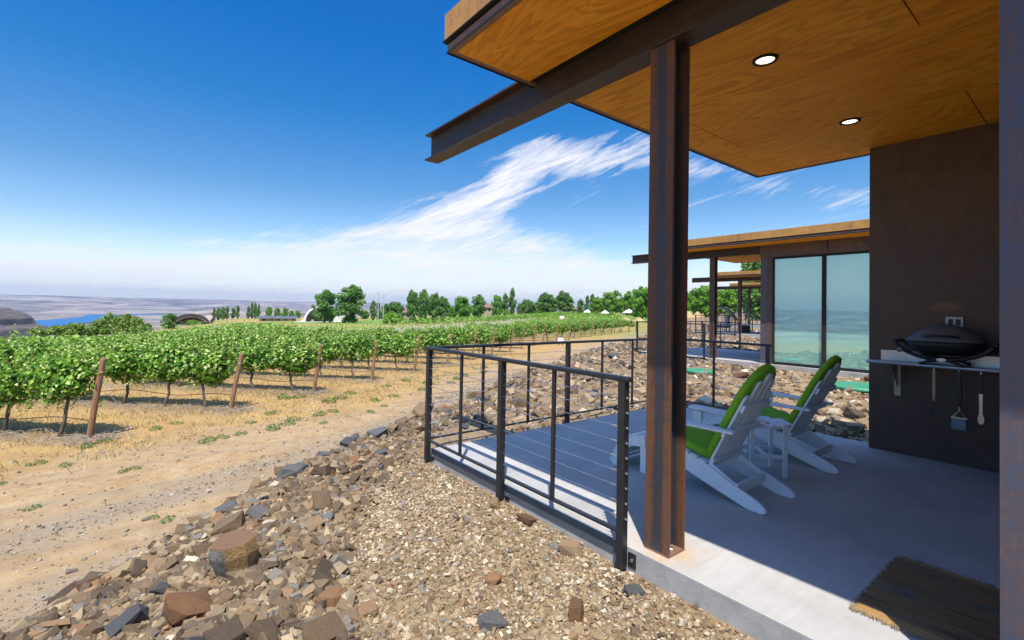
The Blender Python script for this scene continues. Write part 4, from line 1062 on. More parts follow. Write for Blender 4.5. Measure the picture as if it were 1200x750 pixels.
for i, s0 in enumerate(S_ROW):
    if s0 > 63: break
    t0 = 8.97 if s0 < 26 else float(np.interp(s0, [26,34,46,64],[9.2,9.6,8.0,4.6]))
    x0, y0 = from_st(s0, t0)
    # the weathered end post leans back against its anchor wire
    pp = thing('vine_post', f'leaning wooden end post of the {ROWN[i]} vine row along the dirt road', 'wooden post', (x0, y0, zf(x0,y0)), math.atan2(RD[1],RD[0]), 'wooden end posts of the vine rows')
    if post_proto is None:
        lean = .19
        pm = MB().tube([(.0,0,-.2),(-.0,0,.0),(-lean*.5,.012,.8),(-lean,.0,1.58),(-lean-.003,0,1.6)], [.058,.058,.056,.054,.046], 12)
        post_proto = (obj('pole', pm, M['post_wood'], pp, smooth=False), obj('anchor_wire', MB().tube([(-lean*.75,0,1.25),(-.95,0,.03),(-.99,0,-.1)], .004, 5).tube([(-lean*.9+.06*math.cos(a),.06*math.sin(a),1.33) for a in np.linspace(0,6.28,14)], .004, 5), M['wire_grey'], pp))
    else:
        for q in post_proto: c = q.copy(); COL.objects.link(c); c.parent = pp
    pp.rotation_euler = (rv.uniform(-.03,.03), rv.uniform(-.06,.03), math.atan2(RD[1],RD[0])+rv.uniform(-.15,.15)+.25); sc_ = rv.uniform(.94,1.06); pp.scale = (1,1,sc_)
    L = (t_end(s0)-t0)/.968; k = 0; d = .72; last = 0
    while d < L:
        x, y = x0+RD[0]*d, y0+RD[1]*d; j = rv.randrange(6)
        place = 'beside its wooden end post' if k == 0 else ('next but one to the end post' if k == 1 else None)
        lb = f'leafy grapevine of the {ROWN[i]} row, {place}' if place else f'leafy grapevine deep in the {ROWN[i]} row from the road'
        kw = dict(label=lb, group=f'grapevines of the {ROWN[i]} row')
        rz = math.atan2(RD[1],RD[0]) + (math.pi if rv.random() < .5 else 0) + rv.uniform(-.06,.06)
        sc3 = (rv.uniform(.98,1.1), rv.uniform(.9,1.15), rv.uniform(.94,1.12))
        if not used[j]:
            o = VINES[j]; used[j] = True; o.location = (x,y,zf(x,y)); o.rotation_euler = (0,0,rz); o.scale = sc3; tag(o, **kw)
        else: dup(VINES[j], (x,y,zf(x,y)), rz, sc3, **kw)
        d += rv.uniform(1.25,1.45); k += 1; nrow += 1
    if i < 7:
        for zz in (.78, 1.3):
            a_, b_ = (x0+RD[0]*.02, y0+RD[1]*.02), (x0+RD[0]*L, y0+RD[1]*L)
            tag(obj('trellis_wire', MB().tube([(a_[0],a_[1],zf(*a_)+zz),((a_[0]+b_[0])/2,(a_[1]+b_[1])/2,(zf(*a_)+zf(*b_))/2+zz-.02),(b_[0],b_[1],zf(*b_)+zz)], .003, 5), M['wire_grey']), f'thin {"upper" if zz > 1 else "lower"} steel trellis wire of the {ROWN[i]} vine row', 'wire', 'trellis wires of the vine rows')
    if i < 9:
        hx = [(x0+RD[0]*q, y0+RD[1]*q, zf(x0+RD[0]*q, y0+RD[1]*q)+.36+.05*math.sin(q*2.3+i)) for q in np.arange(-.1, L, .35)]
        tag(obj('drip_hose', MB().tube(hx, .009, 6), M['hose_black']), f'thin black drip hose under the {ROWN[i]} vine row', 'hose', 'drip hoses under the vines')
for j, u in enumerate(used):
    if not u:
        for c in list(VINES[j].children): bpy.data.objects.remove(c)
        bpy.data.objects.remove(VINES[j])

# ------------------------------------------------------------------ trees
def crown_leaves(blobs, n, size, seed, base_v=.45):
    """blobs: (centre, radii) ellipsoid clumps; leaves cluster on the clumps, leaving gaps between them"""
    rs = np.random.default_rng(seed); V = []; F = []; A = []; o = 0
    w = np.array([b[1][0]*b[1][1]+b[1][2]*b[1][0] for b in blobs]); w = w/w.sum()
    for (c, rad), q in zip(blobs, w):
        m = max(8, int(n*q)); d = rs.normal(size=(m,3)); d /= np.linalg.norm(d, axis=1)[:,None]
        rr_ = rs.uniform(.35,1,m)**.45; P = np.array(c)+d*np.array(rad)*rr_[:,None]
        v = np.clip(base_v + rs.normal(0,.11) + rs.normal(0,.16,m), 0, 1)
        a, b, cc = leaf_cloud(P, d+np.array([0,0,.5]), rs.uniform(.6,1.25,m)*size, v, .55, rs)
        V.append(a); F.append(b+o); A.append(cc); o += len(a)
    return np.vstack(V), np.vstack(F), np.concatenate(A)
def make_tree(name, kind, seed, mat):
    """unit tree, about 1 m tall; scaled when placed"""
    r0 = random.Random(seed); blobs = []; tr = MB(); root = thing(name, 'x', 'tree')
    if kind == 'poplar':
        tr.tube([(0,0,-.03),(0,0,.3),(.005,0,.75),(0,0,.97)], [.022,.017,.009,.002], 7)
        for k in range(46):
            z = r0.uniform(.06,.97); w_ = .15*min(1,(z-.02)/.25)*max(.12,(1-((z-.42)/.6)**2)) ; a = r0.uniform(0,6.28); q = w_*r0.uniform(.2,1)
            blobs.append(((q*math.cos(a), q*math.sin(a), z), (.045,.045,.085)))
            if k % 3 == 0: tr.tube([(0,0,max(.05,z-.15)),(q*.8*math.cos(a), q*.8*math.sin(a), z)], [.007,.003], 5)
        n, sz = 2600, .042
    elif kind == 'round':
        tr.tube([(0,0,-.03),(.01,0,.16),(0,.01,.45),(.02,0,.75)], [.035,.028,.018,.006], 8)
        for k in range(60):
            z = r0.uniform(.1,.93); w_ = .4*math.sqrt(max(.05,1-((z-.5)/.47)**2)); a = r0.uniform(0,6.28); q = w_*math.sqrt(r0.uniform(.1,1))*r0.uniform(.85,1.1)
            s_ = r0.uniform(.07,.125); blobs.append(((q*math.cos(a), q*math.sin(a), z), (s_,s_,s_*.9)))
            if k % 2 == 0: tr.tube([(0,0,max(.12,z*.55)),(q*.5*math.cos(a), q*.5*math.sin(a), z*.85),(q*.9*math.cos(a), q*.9*math.sin(a), z)], [.013,.008,.003], 5)
        n, sz = 4600, .056
    elif kind == 'upright':
        tr.tube([(0,0,-.03),(.01,0,.2),(0,.01,.6),(.0,0,.9)], [.028,.022,.013,.003], 8)
        for k in range(66):
            z = r0.uniform(.05,.95); w_ = .27*min(1,(z+.1)/.4)*math.sqrt(max(.04,1-((z-.42)/.58)**2)); a = r0.uniform(0,6.28); q = w_*math.sqrt(r0.uniform(.05,1))*r0.uniform(.8,1.15)
            s_ = r0.uniform(.055,.1); blobs.append(((q*math.cos(a), q*math.sin(a), z), (s_,s_,s_*1.25)))
            if k % 2 == 0: tr.tube([(0,0,max(.1,z*.5)),(q*.9*math.cos(a), q*.9*math.sin(a), z)], [.011,.003], 5)
        n, sz = 4600, .05
    elif kind == 'willow':
        tr.tube([(0,0,-.05),(.03,0,.2),(-.02,.02,.55),(0,0,.8)], [.06,.045,.025,.008], 8)
        for k in range(110):
            a = r0.uniform(0,6.28); q = .78*math.sqrt(r0.uniform(.02,1)); top = .86*math.sqrt(max(.08,1-(q/.86)**2))
            L = r0.uniform(.16,.36); z = top*r0.uniform(.35,1.0)-L*.35
            blobs.append(((q*math.cos(a), q*math.sin(a), max(.1,z)), (.1,.1,L*.62)))
            if k % 2 == 0: tr.tube([(0,0,.4),(q*.6*math.cos(a), q*.6*math.sin(a), max(.2,z)*.95)], [.014,.004], 5)
        n, sz = 8500, .062
    else:  # bush
        tr.tube([(0,0,-.05),(.02,0,.5)], [.05,.02], 6)
        for k in range(30):
            a = r0.uniform(0,6.28); q = .8*math.sqrt(r0.uniform(.02,1)); z = .55*math.sqrt(max(.05,1-(q/.95)**2))*r0.uniform(.4,1.25)
            blobs.append(((q*math.cos(a), q*math.sin(a), z), (.2,.2,.16)))
            if k % 3 == 0: tr.tube([(0,0,.1),(q*.9*math.cos(a), q*.9*math.sin(a), z)], [.02,.006], 5)
        n, sz = 2800, .1
    V, F, A = crown_leaves(blobs, n, sz, seed)
    obj('trunk', tr, M['tree_bark'], root, smooth=True)
    np_mesh('crown', V, F, M[mat], dict(v=A), root)
    return root
PROT = {}
for key, kind, mat, name in (('poplar','poplar','tree_leaf','poplar_tree'),('round','round','tree_leaf','broadleaf_tree'),('bright','round','bright_leaf','broadleaf_tree'),
                             ('upright','upright','tree_leaf','broadleaf_tree'),('brightup','upright','bright_leaf','broadleaf_tree'),('willow','willow','willow_leaf','willow_tree'),('bush','bush','willow_leaf','bush'),('shrub','bush','bright_leaf','bush')):
    PROT[key] = [make_tree(name, kind, 300+k*13+len(key)*7, mat) for k in range(1 if key in ('willow','bush') else 2)]
proto_used = set(); rt_ = random.Random(77)
def plant(key, x, y, h, w, label, group=None, far=1.5):
    """h: height, w: crown width as sized at the distance; far pushes the spot out along the ground"""
    X = CAM[0]+(x-CAM[0])*far; Y = CAM[1]+(y-CAM[1])*far; h *= far; w *= far
    nat = dict(poplar=.3, round=.92, bright=.92, upright=.62, brightup=.62, willow=1.6, bush=1.9, shrub=1.9)[key]
    p = rt_.choice(PROT[key]); sxy = w/nat; top = dict(willow=.95, bush=.72, shrub=.72).get(key, 1.0)
    hh = h/top
    if id(p) not in proto_used:
        proto_used.add(id(p)); o = p
    else: o = copy_tree(p)
    o.location = (X, Y, zf(X,Y)); o.rotation_euler = (0,0,rt_.uniform(0,6.28)); o.scale = (sxy, sxy, hh)
    tag(o, label, 'bush' if 'bush' in p.name else 'tree', group); return o
plant('willow', -4.8, 91.4, 4.2, 8.4, 'wide drooping willow standing beyond the vines on the river side')
plant('bush', -10.3, 80.4, 1.75, 6.0, 'low olive bush in front of the blue river')
plant('round', 1.9, 103.9, 3.0, 3.2, 'small round dark tree between the willow and the arched barn')
for x, y, h, w in ((18,189.2,4.2,1.6),(19.3,189.5,4.2,1.6),(19.7,181.5,4.1,1.8),(22,189.9,4,1.6),(24,190.9,3.6,1.9),(23.3,176.1,3.9,1.5),(26.5,176.2,3.7,1.5)):
    plant('poplar', x, y, h+.4, w, 'slim poplar in the distant line between the arched barn and the shed', 'distant line of slim poplars')
for (x, y, h, w), wd in zip(((27.8,177.7,5.4,1.3),(27.9,172.5,5.4,1.4),(30,178.5,5.0,1.3)), ('first','second','third')):
    plant('poplar', x, y, h+.3, w, f'tall poplar, {wd} from the barn side in the three above the long shed', 'three tall poplars above the shed')
for x, y, h, w in ((30.9,185.4,4,1.9),(33,177.4,4.2,2.8),(36.5,181.1,4,2.9),(37.4,173.9,4,2.8),(41.7,183.3,3.0,2.6),(43.5,181.8,3.0,2.6)):
    plant('bright', x, y, h, w, 'small round olive tree in the distant row behind the long shed', 'small trees behind the long shed')
plant('round', 23.3, 81.9, 5.7, 4.9, 'big dark tree touching the white dome shell')
plant('upright', 26.2, 77.1, 6.5, 5.2, 'taller big dark tree beside the one at the dome shell')
plant('poplar', 44, 111.4, 5.2, 1.6, 'dark poplar standing behind the two thin utility poles')
plant('poplar', 47, 115.4, 4.6, 1.5, 'shorter poplar between the utility poles and the brown-roofed house')
plant('round', 44.5, 104.7, 4, 2.9, 'small dark tree left of the brown-roofed house')
plant('round', 46.3, 103.3, 4.6, 4.6, 'spreading dark tree in front of the brown-roofed house')
for (x, y, h, w), wd in zip(((39.3,79.5,6.0,3.0),(41.3,79.2,6.1,2.9),(43.9,79.7,5.6,2.9),(46.5,80.2,5.0,2.8)), ('first and widest','second and tallest','third','last and shortest')):
    plant('upright', x, y, h, w, f'dense dark green tree, {wd} of the clump beside the brown-roofed house', 'dense clump beside the house')
plant('brightup', 64.4, 101.8, 5.8, 4.8, 'green bushy tree with a narrow top, just past the dense clump')
plant('upright', 67.7, 99.1, 6.1, 4.4, 'green bushy tree beside the house half hidden by trees')
plant('bright', 86.7, 116.1, 6.9, 4.6, 'loose green tree between the half-hidden house and the tall poplars')
plant('poplar', 88.6, 114.5, 7.6, 2.7, 'poplar, shorter of the tall pair at the end of the gravel track')
plant('poplar', 90.3, 113.2, 9.2, 3.0, 'tallest poplar of the pair at the end of the gravel track')
plant('shrub', 82.7, 106.4, 2.0, 2.5, 'small pale round shrub below the tall pair of poplars')
plant('round', 119.6, 141, 6.2, 5.0, 'distant dark tree right after the tall pair of poplars')
plant('poplar', 122.3, 138.9, 5.0, 1.7, 'thin distant poplar between two broad dark trees')
plant('upright', 99, 106.4, 7.0, 6.6, 'broad dark green tree in the middle of the far tree line')
plant('upright', 104.7, 104.4, 7.5, 6.0, 'taller broad green tree next to the gap in the far tree line')
plant('round', 113, 111, 3.6, 2.0, 'small dim tree standing in the gap of the far tree line')
plant('poplar', 123.8, 112.2, 6.3, 2.2, 'poplar by itself right of the gap in the far tree line')
plant('poplar', 126.8, 112.5, 6.9, 2.6, 'second poplar right of the gap, behind a bright green tree')
plant('brightup', 103.9, 89.7, 5.0, 4.0, 'bright green tree in front of the second poplar by the gap')
plant('bright', 103.6, 83.7, 7.2, 6.5, 'large bright rounded tree behind the white canopies')
plant('brightup', 111.3, 84, 6.9, 4.2, 'bright tree between the large rounded tree and the steel column')
plant('round', 107.2, 77, 8.0, 5.4, 'tall dark tree beside the steel column in the far tree line')
for x, y, h, w in ((110.1,72.1,7.6,6.2),(105.7,62.9,6.4,5.0),(106.7,59.5,6.6,5.2),(110.3,56.8,6.5,5.2),(115.2,55.4,5.6,4.6),(112,66,6.6,5.6)):
    plant('brightup', x, y, h, w, 'bright green tree in the dense belt seen between the patio columns', 'dense tree belt between the patio columns')
plant('upright', 60.8, 24.4, 8.9, 4.6, 'tall dark tree rising right behind the farthest cabin roof', far=1.25)
plant('shrub', 26.8, 61.3, 1.9, 3.2, 'bright yellow-green bush below the two thin utility poles')
plant('shrub', 5.7, 106, 1.2, 2.2, 'small grey-green bush beside the arched barn')
for x, y, h, w in [(83.4, 219.5, 4.1, 5.5), (92.8, 222.2, 3.5, 5.8), (107.2, 230.4, 5.8, 4.7), (109.5, 181.8, 5.4, 5.8), (123.1, 189.9, 6.7, 4.7), (156.1, 220.1, 7.2, 6.4), (154.8, 209.1, 7.6, 6.1), (157.8, 191.6, 6.6, 5.0), (161.9, 188.0, 7.1, 6.9), (161.8, 179.6, 7.9, 6.4), (172.8, 182.3, 8.8, 4.8), (183.7, 180.3, 7.7, 6.4), (168.1, 157.7, 7.4, 4.3), (201.2, 174.8, 9.2, 6.2), (198.1, 166.0, 9.4, 7.1), (203.4, 161.5, 9.1, 7.2), (193.8, 144.6, 9.4, 6.4), (200.7, 143.0, 10.1, 6.8)]:
    plant(rt_.choice(['round','upright','bright','brightup']), x, y, h, w, 'small distant tree filling in behind the far tree line', 'distant trees behind the far tree line', far=1.0)
for x, y, h, w in ((96,68,6.2,5.5),(97,62,5.8,5.5),(94,56,5.6,5.2),(96,51,5.8,5.4),(100,48,5.4,5.2)):
    plant('bright', x, y, h*1.25, w*1.25, 'bright round tree at the front of the belt between the patio columns', 'front trees of the belt between the columns', far=1.2)
for L_ in PROT.values():
    for p in L_:
        if id(p) not in proto_used:
            for c in list(p.children): bpy.data.objects.remove(c)
            bpy.data.objects.remove(p)

# long far vine rows: each hedge row one thing
def hedge_row(name_label, pts, h, w, seed, dens=26, group=None):
    rs = np.random.default_rng(seed); pts = np.array(pts, float); seg = np.hypot(*np.diff(pts, axis=0).T); cum = np.concatenate([[0],np.cumsum(seg)]); L = cum[-1]; n = int(L*dens)
    d = rs.uniform(0, L, n); x = np.interp(d, cum, pts[:,0]); y = np.interp(d, cum, pts[:,1]); lump = .7+.6*fbm(d*.8, d*0+seed, 3, seed)
    th = rs.uniform(-.4, 3.5, n); q = rs.uniform(.4,1,n)**.5
    k = np.clip(np.searchsorted(cum, d)-1, 0, len(seg)-1); nx = -(pts[k+1,1]-pts[k,1])/seg[k]; ny = (pts[k+1,0]-pts[k,0])/seg[k]
    off = np.cos(th)*w/2*q*lump; x2 = x+nx*off; y2 = y+ny*off; z = zg(x2,y2)+h*.35+h*.6*np.sin(th)*q*lump
    P = np.stack([x2,y2,z],1); N_ = np.stack([nx*np.cos(th),ny*np.cos(th),np.abs(np.sin(th))+.2],1)
    V, F, A = leaf_cloud(P, N_, rs.uniform(.7,1.3,n)*h*.2, np.clip(.5+.2*rs.normal(size=n),0,1), .5, rs)
    t = thing('vine_row', name_label, 'vine row', group=group)
    np_mesh('foliage', V, F, M['vine_leaf'], dict(v=A), t)
    m = MB()
    for q_ in np.arange(1, L, 3.0):
        a, b = np.interp(q_, cum, pts[:,0]), np.interp(q_, cum, pts[:,1]); zz = zf(a,b); m.tube([(a,b,zz-.1),(a+.05,b,zz+h*.5)], .04, 5)
    obj('trunk', m, M['vine_bark'], t)
hedge_row('long low hedge of vines in front of the far tree line', [(34,78),(46,80),(62,88),(84,104),(110,122),(140,146),(170,160)], 1.7, 1.6, 5, 40)
hedge_row('second low hedge of vines behind the first, before the far trees', [(60,84),(86,99),(118,112),(150,122)], 1.6, 1.6, 6, 30)
for k in range(5):
    hedge_row('yellow-green vine row in the lower block on the river side', [(-16+k*.5, 33+k*3.1), (-4, 37+k*3.2), (9, 42+k*3.3)], 1.3, 1.0, 20+k, 40, 'vine rows of the lower block')
for k in range(6):
    hedge_row('far vine row of the green block before the white canopies', [(66+k*6, 52+k*4.5), (50+k*7, 58+k*6)], 1.5, 1.4, 40+k, 40, 'vine rows of the far green block')

# ------------------------------------------------------------------ straw, weeds, prunings
N = 90000; rs = np.random.default_rng(55); s_ = rs.uniform(-4, 24, N); t_ = rs.uniform(5.6, 19, N)**1.0; X, Y = .866*s_-.5*t_, .5*s_+.866*t_
edge = np.interp(s_, [-8,0,2,3.8,5.4,7,12,20,30], [7.7,7.4,7.1,6.7,5.9,5.7,6.4,6.9,6.4])
ok = (t_ > edge+.35*rs.normal(size=N)) & (rs.uniform(size=N) < np.clip(1.9*(fbm(X*1.3, Y*1.3, 3, 61)-.22), .05, 1)); X, Y = X[ok], Y[ok]; n = len(X); Z = zg(X,Y)
hh = rs.uniform(.03,.17,n); a = rs.uniform(0,6.283,n); w = rs.uniform(.005,.012,n); lx, ly = rs.normal(0,.7,n)*hh, rs.normal(0,.7,n)*hh
V = np.stack([np.stack([X-np.cos(a)*w, Y-np.sin(a)*w, Z-.01],1), np.stack([X+np.cos(a)*w, Y+np.sin(a)*w, Z-.01],1), np.stack([X+lx, Y+ly, Z+hh],1)],1).reshape(-1,3)
tag(np_mesh('dry_grass', V, np.arange(3*n).reshape(-1,3), M['straw'], dict(v=np.repeat(rs.uniform(0,1,n),3))), kind='stuff')
# grey prunings raked under the vines
m = MB(); rp = random.Random(31)
for i, s0 in enumerate(S_ROW[:6]):
    x0, y0 = from_st(s0, 8.97)
    for k in range(330 if i < 3 else 150):
        d = rp.uniform(-.5, 6) if rp.random() < .7 else rp.gauss(-.15,.3); o_ = rp.gauss(.12,.26)
        x, y = x0+RD[0]*d-RD[1]*o_, y0+RD[1]*d+RD[0]*o_; z = zf(x,y)+rp.uniform(.0,.05); a = rp.uniform(0,6.28); L = rp.uniform(.1,.4)
        m.tube([(x,y,z),(x+L*.5*math.cos(a),y+L*.5*math.sin(a),z+rp.uniform(-.01,.06)),(x+L*math.cos(a+.3),y+L*math.sin(a+.3),z+rp.uniform(-.02,.05))], [.006,.005,.003], 4)
tag(obj('pruned_twigs', m, M['twig']), kind='stuff')
WEEDS = []
for k in range(3):
    rs = np.random.default_rng(700+k); n = 120; a = rs.uniform(0,6.283,n); q = np.sqrt(rs.uniform(0,1,n)); P = np.stack([q*np.cos(a)*.2, q*np.sin(a)*.13, rs.uniform(.01,.13,n)*(1.15-q)], 1)
    V, F, A = leaf_cloud(P, np.stack([np.cos(a)*q,np.sin(a)*q,np.ones(n)],1), rs.uniform(.018,.04,n), np.clip(.55+.25*rs.normal(size=n),0,1), .6, rs)
    WEEDS.append((V, F, A))
wspots = [((.5,7.8),1.0),((-3.3,7.7),.9),((-3.05,7.9),.8),((-1.4,6.9),1.0),((-1.1,7.05),.8),((-.75,7.1),.7),((-.1,7.2),1.1),((.25,7.4),.9),((-2.7,5.55),.5),((-2.55,5.62),.5),((-3.65,4.45),.5),((1.9,9.6),1.3),((2.3,9.9),1.2),((3.1,9.1),1.0),((3.8,9.4),.9),((1.2,8.1),1.1),((1.6,8.3),.9),((5.2,10.1),1.0),((6.0,11.2),1.5),((4.9,8.4),.7),((7.5,11.6),1.2),((3.0,8.2),.6),((9.5,12.6),1.1),((.95,10.9),1.3),((1.35,10.75),1.2),((-2.2,3.05),.55),((-2.35,3.2),.4),((-3.9,6.9),.7),((-3.5,6.5),.6),((-4.2,5.9),.5),((-2.2,8.6),.9),((-1.8,8.9),.7),((.2,8.9),.9),((2.9,10.6),1.1),((4.4,11.3),1.0),((5.6,12.2),1.2),((6.8,10.9),.9),((8.3,12.2),1.0),((-.4,8.1),.7),((1.0,7.1),.6),((2.4,7.7),.7),((10.5,14.0),1.1),((12.5,15.0),1.0)]
wm = []
for k, (V, F, A) in enumerate(WEEDS):
    o = np_mesh('weed', V, F, M['weed_leaf'], dict(v=A)); wm.append(o)
for i, ((x, y), sc_) in enumerate(wspots):
    k = i % 3; o = wm[k] if i < 3 else wm[k].copy()
    if i >= 3: COL.objects.link(o)
    o.location = (x, y, zf(x,y)+.005); o.rotation_euler = (0,0,i*1.3); o.scale = (sc_*1.1,)*3
    s1, t1 = st(x, y)
    where = 'on the dirt road' if t1 < 5.2 else ('under the vine rows' if t1 > 8.3 else 'along the dry grass edge of the road')
    tag(o, f'low green weed tuft growing {where}', 'weed', f'green weeds {where}')

# ------------------------------------------------------------------ far buildings and small things
def far_at(x, y, f=1.5): X = CAM[0]+(x-CAM[0])*f; Y = CAM[1]+(y-CAM[1])*f; return X, Y, zf(X,Y), math.atan2(-(X-CAM[0]), (Y-CAM[1]))
# open white dome shell
X, Y, Z, A = far_at(24.8, 90.9); ds = thing('band_shell', 'white ribbed half-dome shell half hidden by the big trees', 'dome shell', (X,Y,Z+.1), A+.35)
m = MB(); vs = []; nu, nv = 20, 10; rad = 4.2
for i in range(nu+1):
    a = math.pi*i/nu
    for j in range(nv+1):
        b_ = (math.pi/2)*j/nv
        vs.append((rad*math.cos(a)*math.cos(b_*.92), -1.5+rad*1.5*math.sin(b_), rad*.98*math.sin(a)*math.cos(b_*.92)))
fs = [(i*(nv+1)+j, i*(nv+1)+j+1, (i+1)*(nv+1)+j+1, (i+1)*(nv+1)+j) for i in range(nu) for j in range(nv)]
o = obj('shell', m.add(vs, fs), M['shell_rib'], ds); q = o.modifiers.new('s','SOLIDIFY'); q.thickness = .18
m = MB().tube([(rad*1.03*math.cos(a), -1.55, rad*1.01*math.sin(a)) for a in np.linspace(0,math.pi,25)], .3, 8)
obj('front_rim', m, M['shell_white'], ds)
m = MB()
for k in range(1,4):
    b_ = (math.pi/2)*k/4; m.tube([(rad*.98*math.cos(a)*math.cos(b_*.92), -1.5+rad*1.48*math.sin(b_), rad*.96*math.sin(a)*math.cos(b_*.92)) for a in np.linspace(0,math.pi,21)], .07, 6)
obj('rib', m, M['shell_white'], ds)
obj('stage', MB().box(-5.6,6.5,-3.5,3.,-1.2,.02), M['shell_white'], ds)
obj('wing', MB().prism([(4.2,.02),(7.4,.02),(4.6,2.6)], 'y', -1.6,-1.3).prism([(-4.2,.02),(-5.6,.02),(-4.2,1.2)], 'y', -1.6,-1.3), M['shell_white'], ds)
# arched barn roof
X, Y, Z, A = far_at(6.1, 115.8); ab = thing('arched_barn', 'dark timber arch-roofed barn beyond the vines near the willow', 'barn', (X,Y,Z), A)
arc_o = [(5.1*math.cos(a), .4+3.3*math.sin(a)) for a in np.linspace(0,math.pi,19)]; arc_i = [(4.4*math.cos(a), .3+2.35*math.sin(a)) for a in np.linspace(math.pi,0,19)]
obj('arch_roof', MB().prism(arc_o+arc_i, 'y', -1.2, 8), M['timber_dark'], ab)
obj('wall', MB().prism([(4.3*math.cos(a), .2+2.2*math.sin(a)) for a in np.linspace(0,math.pi,19)], 'y', 1.5, 7.5), M['wall_tan'], ab)
obj('inner_arch', MB().tube([(3.6*math.cos(a), .2, .3+1.75*math.sin(a)) for a in np.linspace(0,math.pi,15)], .28, 6), M['timber_dark'], ab)
obj('base_wall', MB().box(-5.6,5.6,-1.0,1.4,-.6,.35), M['wall_stone'], ab)
obj('end_roof', MB().prism([(5.0,1.2),(6.6,3.4),(6.9,3.2),(5.6,.4)], 'y', 0, 5), M['timber_dark'], ab)
# long low shed with slate roof
X, Y, Z, A = far_at(21.7, 109.9); lsd = thing('long_shed', 'long low shed with a slate blue roof beside the dome shell', 'shed', (X,Y,Z), A)
obj('wall', MB().box(-5.4,5.4,-1.8,1.8,-.4,1.0), M['wall_tan'], lsd); obj('roof', MB().prism([(-2.3,.95),(2.3,.95),(2.2,1.1),(0,1.75),(-2.2,1.1)], 'x', -5.9, 5.9), M['roof_slate'], lsd)
for k in range(5): obj('window', MB().box(-4.6+k*2.1,-3.6+k*2.1,-1.83,-1.801,.2,.75), M['window_dark'], lsd)
def house(x, y, w, d, h, rh, label, f=1.5):
    X, Y, Z, A = far_at(x, y, f); hs_ = thing('house', label, 'house', (X,Y,Z), A+.2)
    obj('wall', MB().box(-w/2,w/2,-d/2,d/2,-.5,h), M['wall_tan'], hs_)
    e = .7; v = [(-w/2-e,-d/2-e,h+.002),(w/2+e,-d/2-e,h+.002),(w/2+e,d/2+e,h+.002),(-w/2-e,d/2+e,h+.002),(-w/2+d*.35,0,h+rh),(w/2-d*.35,0,h+rh)]
    r_ = obj('roof', MB().add(v, [(0,3,2,1),(0,1,5,4),(1,2,5),(2,3,4,5),(3,0,4)]), M['roof_brown'], hs_)
    obj('chimney', MB().box(w*.15,w*.15+.6,-.3,.3,h+rh*.5,h+rh+.7), M['wall_stone'], r_)
    for k in range(4): obj('window', MB().box(-w/2+.8+k*w/4.2,-w/2+1.9+k*w/4.2,-d/2-.03,-d/2-.002,h-1.9,h-.6), M['window_dark'], hs_)
    obj('door', MB().box(.2,1.2,-d/2-.04,-d/2-.003,.0,2.1), M['timber_dark'], hs_)
house(53.2, 116.9, 10.5, 7, 3.0, 1.9, 'low house with a brown hipped roof behind the dense tree clump')
house(93.5, 129.8, 9, 7, 4.6, 2.0, 'brown-roofed house half hidden between two green trees')
house(112, 109, 9, 6, 2.6, 1.4, 'pale low house showing through the gap of the far tree line')
# pavilion canopies
def canopy(x, y, w, h, label):
    X, Y, Z, A = far_at(x, y); c = thing('canopy', label, 'canopy', (X,Y,Z), A, 'white canopies before the trees')
    obj('cover', MB().lathe([(w*.52,h*.55),(w*.5,h*.62),(w*.25,h*.85),(.05,h*1.05)], n=8), M['white_fabric'], c)
    obj('post', MB().tube([(0,0,-.1),(0,0,h)], .05, 6), M['timber_dark'], c)
    for k in range(4): a = k*math.pi/2+.4; obj('leg', MB().tube([(w*.45*math.cos(a),w*.45*math.sin(a),-.1),(w*.45*math.cos(a),w*.45*math.sin(a),h*.58)], .04, 5), M['timber_dark'], c)
canopy(86.7, 77.8, 2.7, 2.4, 'white peaked canopy farthest from the steel column, by the tree line gap')
canopy(82.5, 68.4, 2.7, 2.2, 'small white canopy under the large bright rounded tree')
canopy(86.9, 65.0, 4.2, 2.7, 'widest white canopy, nearest to the steel column')
def mound(x, y, w, h, label, f=1.3):
    X, Y, Z, A = far_at(x, y, f); m = MB(); n = 26; rsx = random.Random(int(x*10)); prof = [(1,-.15),(.92,.1),(.7,.36),(.42,.7),(.2,.92),(.02,1)]; vs = []
    for q, z in prof:
        for k in range(n): a = 6.283*k/n; u = q*(1+.12*math.sin(a*3+x)+.08*math.sin(a*7+z*5)); vs.append((w*u*math.cos(a)*.5, w*u*math.sin(a)*.5, h*z))
    fs = [(i*n+k, i*n+(k+1)%n, (i+1)*n+(k+1)%n, (i+1)*n+k) for i in range(len(prof)-1) for k in range(n)]+[tuple(range((len(prof)-1)*n, len(prof)*n))]
    tag(obj('soil_mound', m.add(vs, fs), M['mound_soil'], loc=(X,Y,Z)), label, 'mound', 'tan soil mounds')
mound(66.1,49.5,3.0,1.0,'tan soil mound left of the steel column beyond the vines'); mound(65.5,46.1,3.2,1.1,'tan soil mound touching the edge of the steel column')
mound(68.5,38.7,3.0,1.5,'taller tan soil mound seen between the two patio columns'); mound(73.4,39.9,2.4,1.4,'tan soil mound next to the second cabin column')
for x, y, h, lb in ((27.2,67.4,5.4,'thin pale utility pole nearer the big dark trees'),(27.9,67.0,5.0,'thin pale utility pole nearer the brown-roofed house')):
    X, Y, Z, A = far_at(x, y); u = thing('utility_pole', lb, 'pole', (X,Y,Z), A)
    obj('shaft', MB().tube([(0,0,-.3),(0,0,h*1.4)], [.13,.08], 8), M['utility_pole'], u); obj('crossarm', MB().box(-.5,.5,-.05,.05,h*1.4-.5,h*1.4-.38), M['utility_pole'], u)
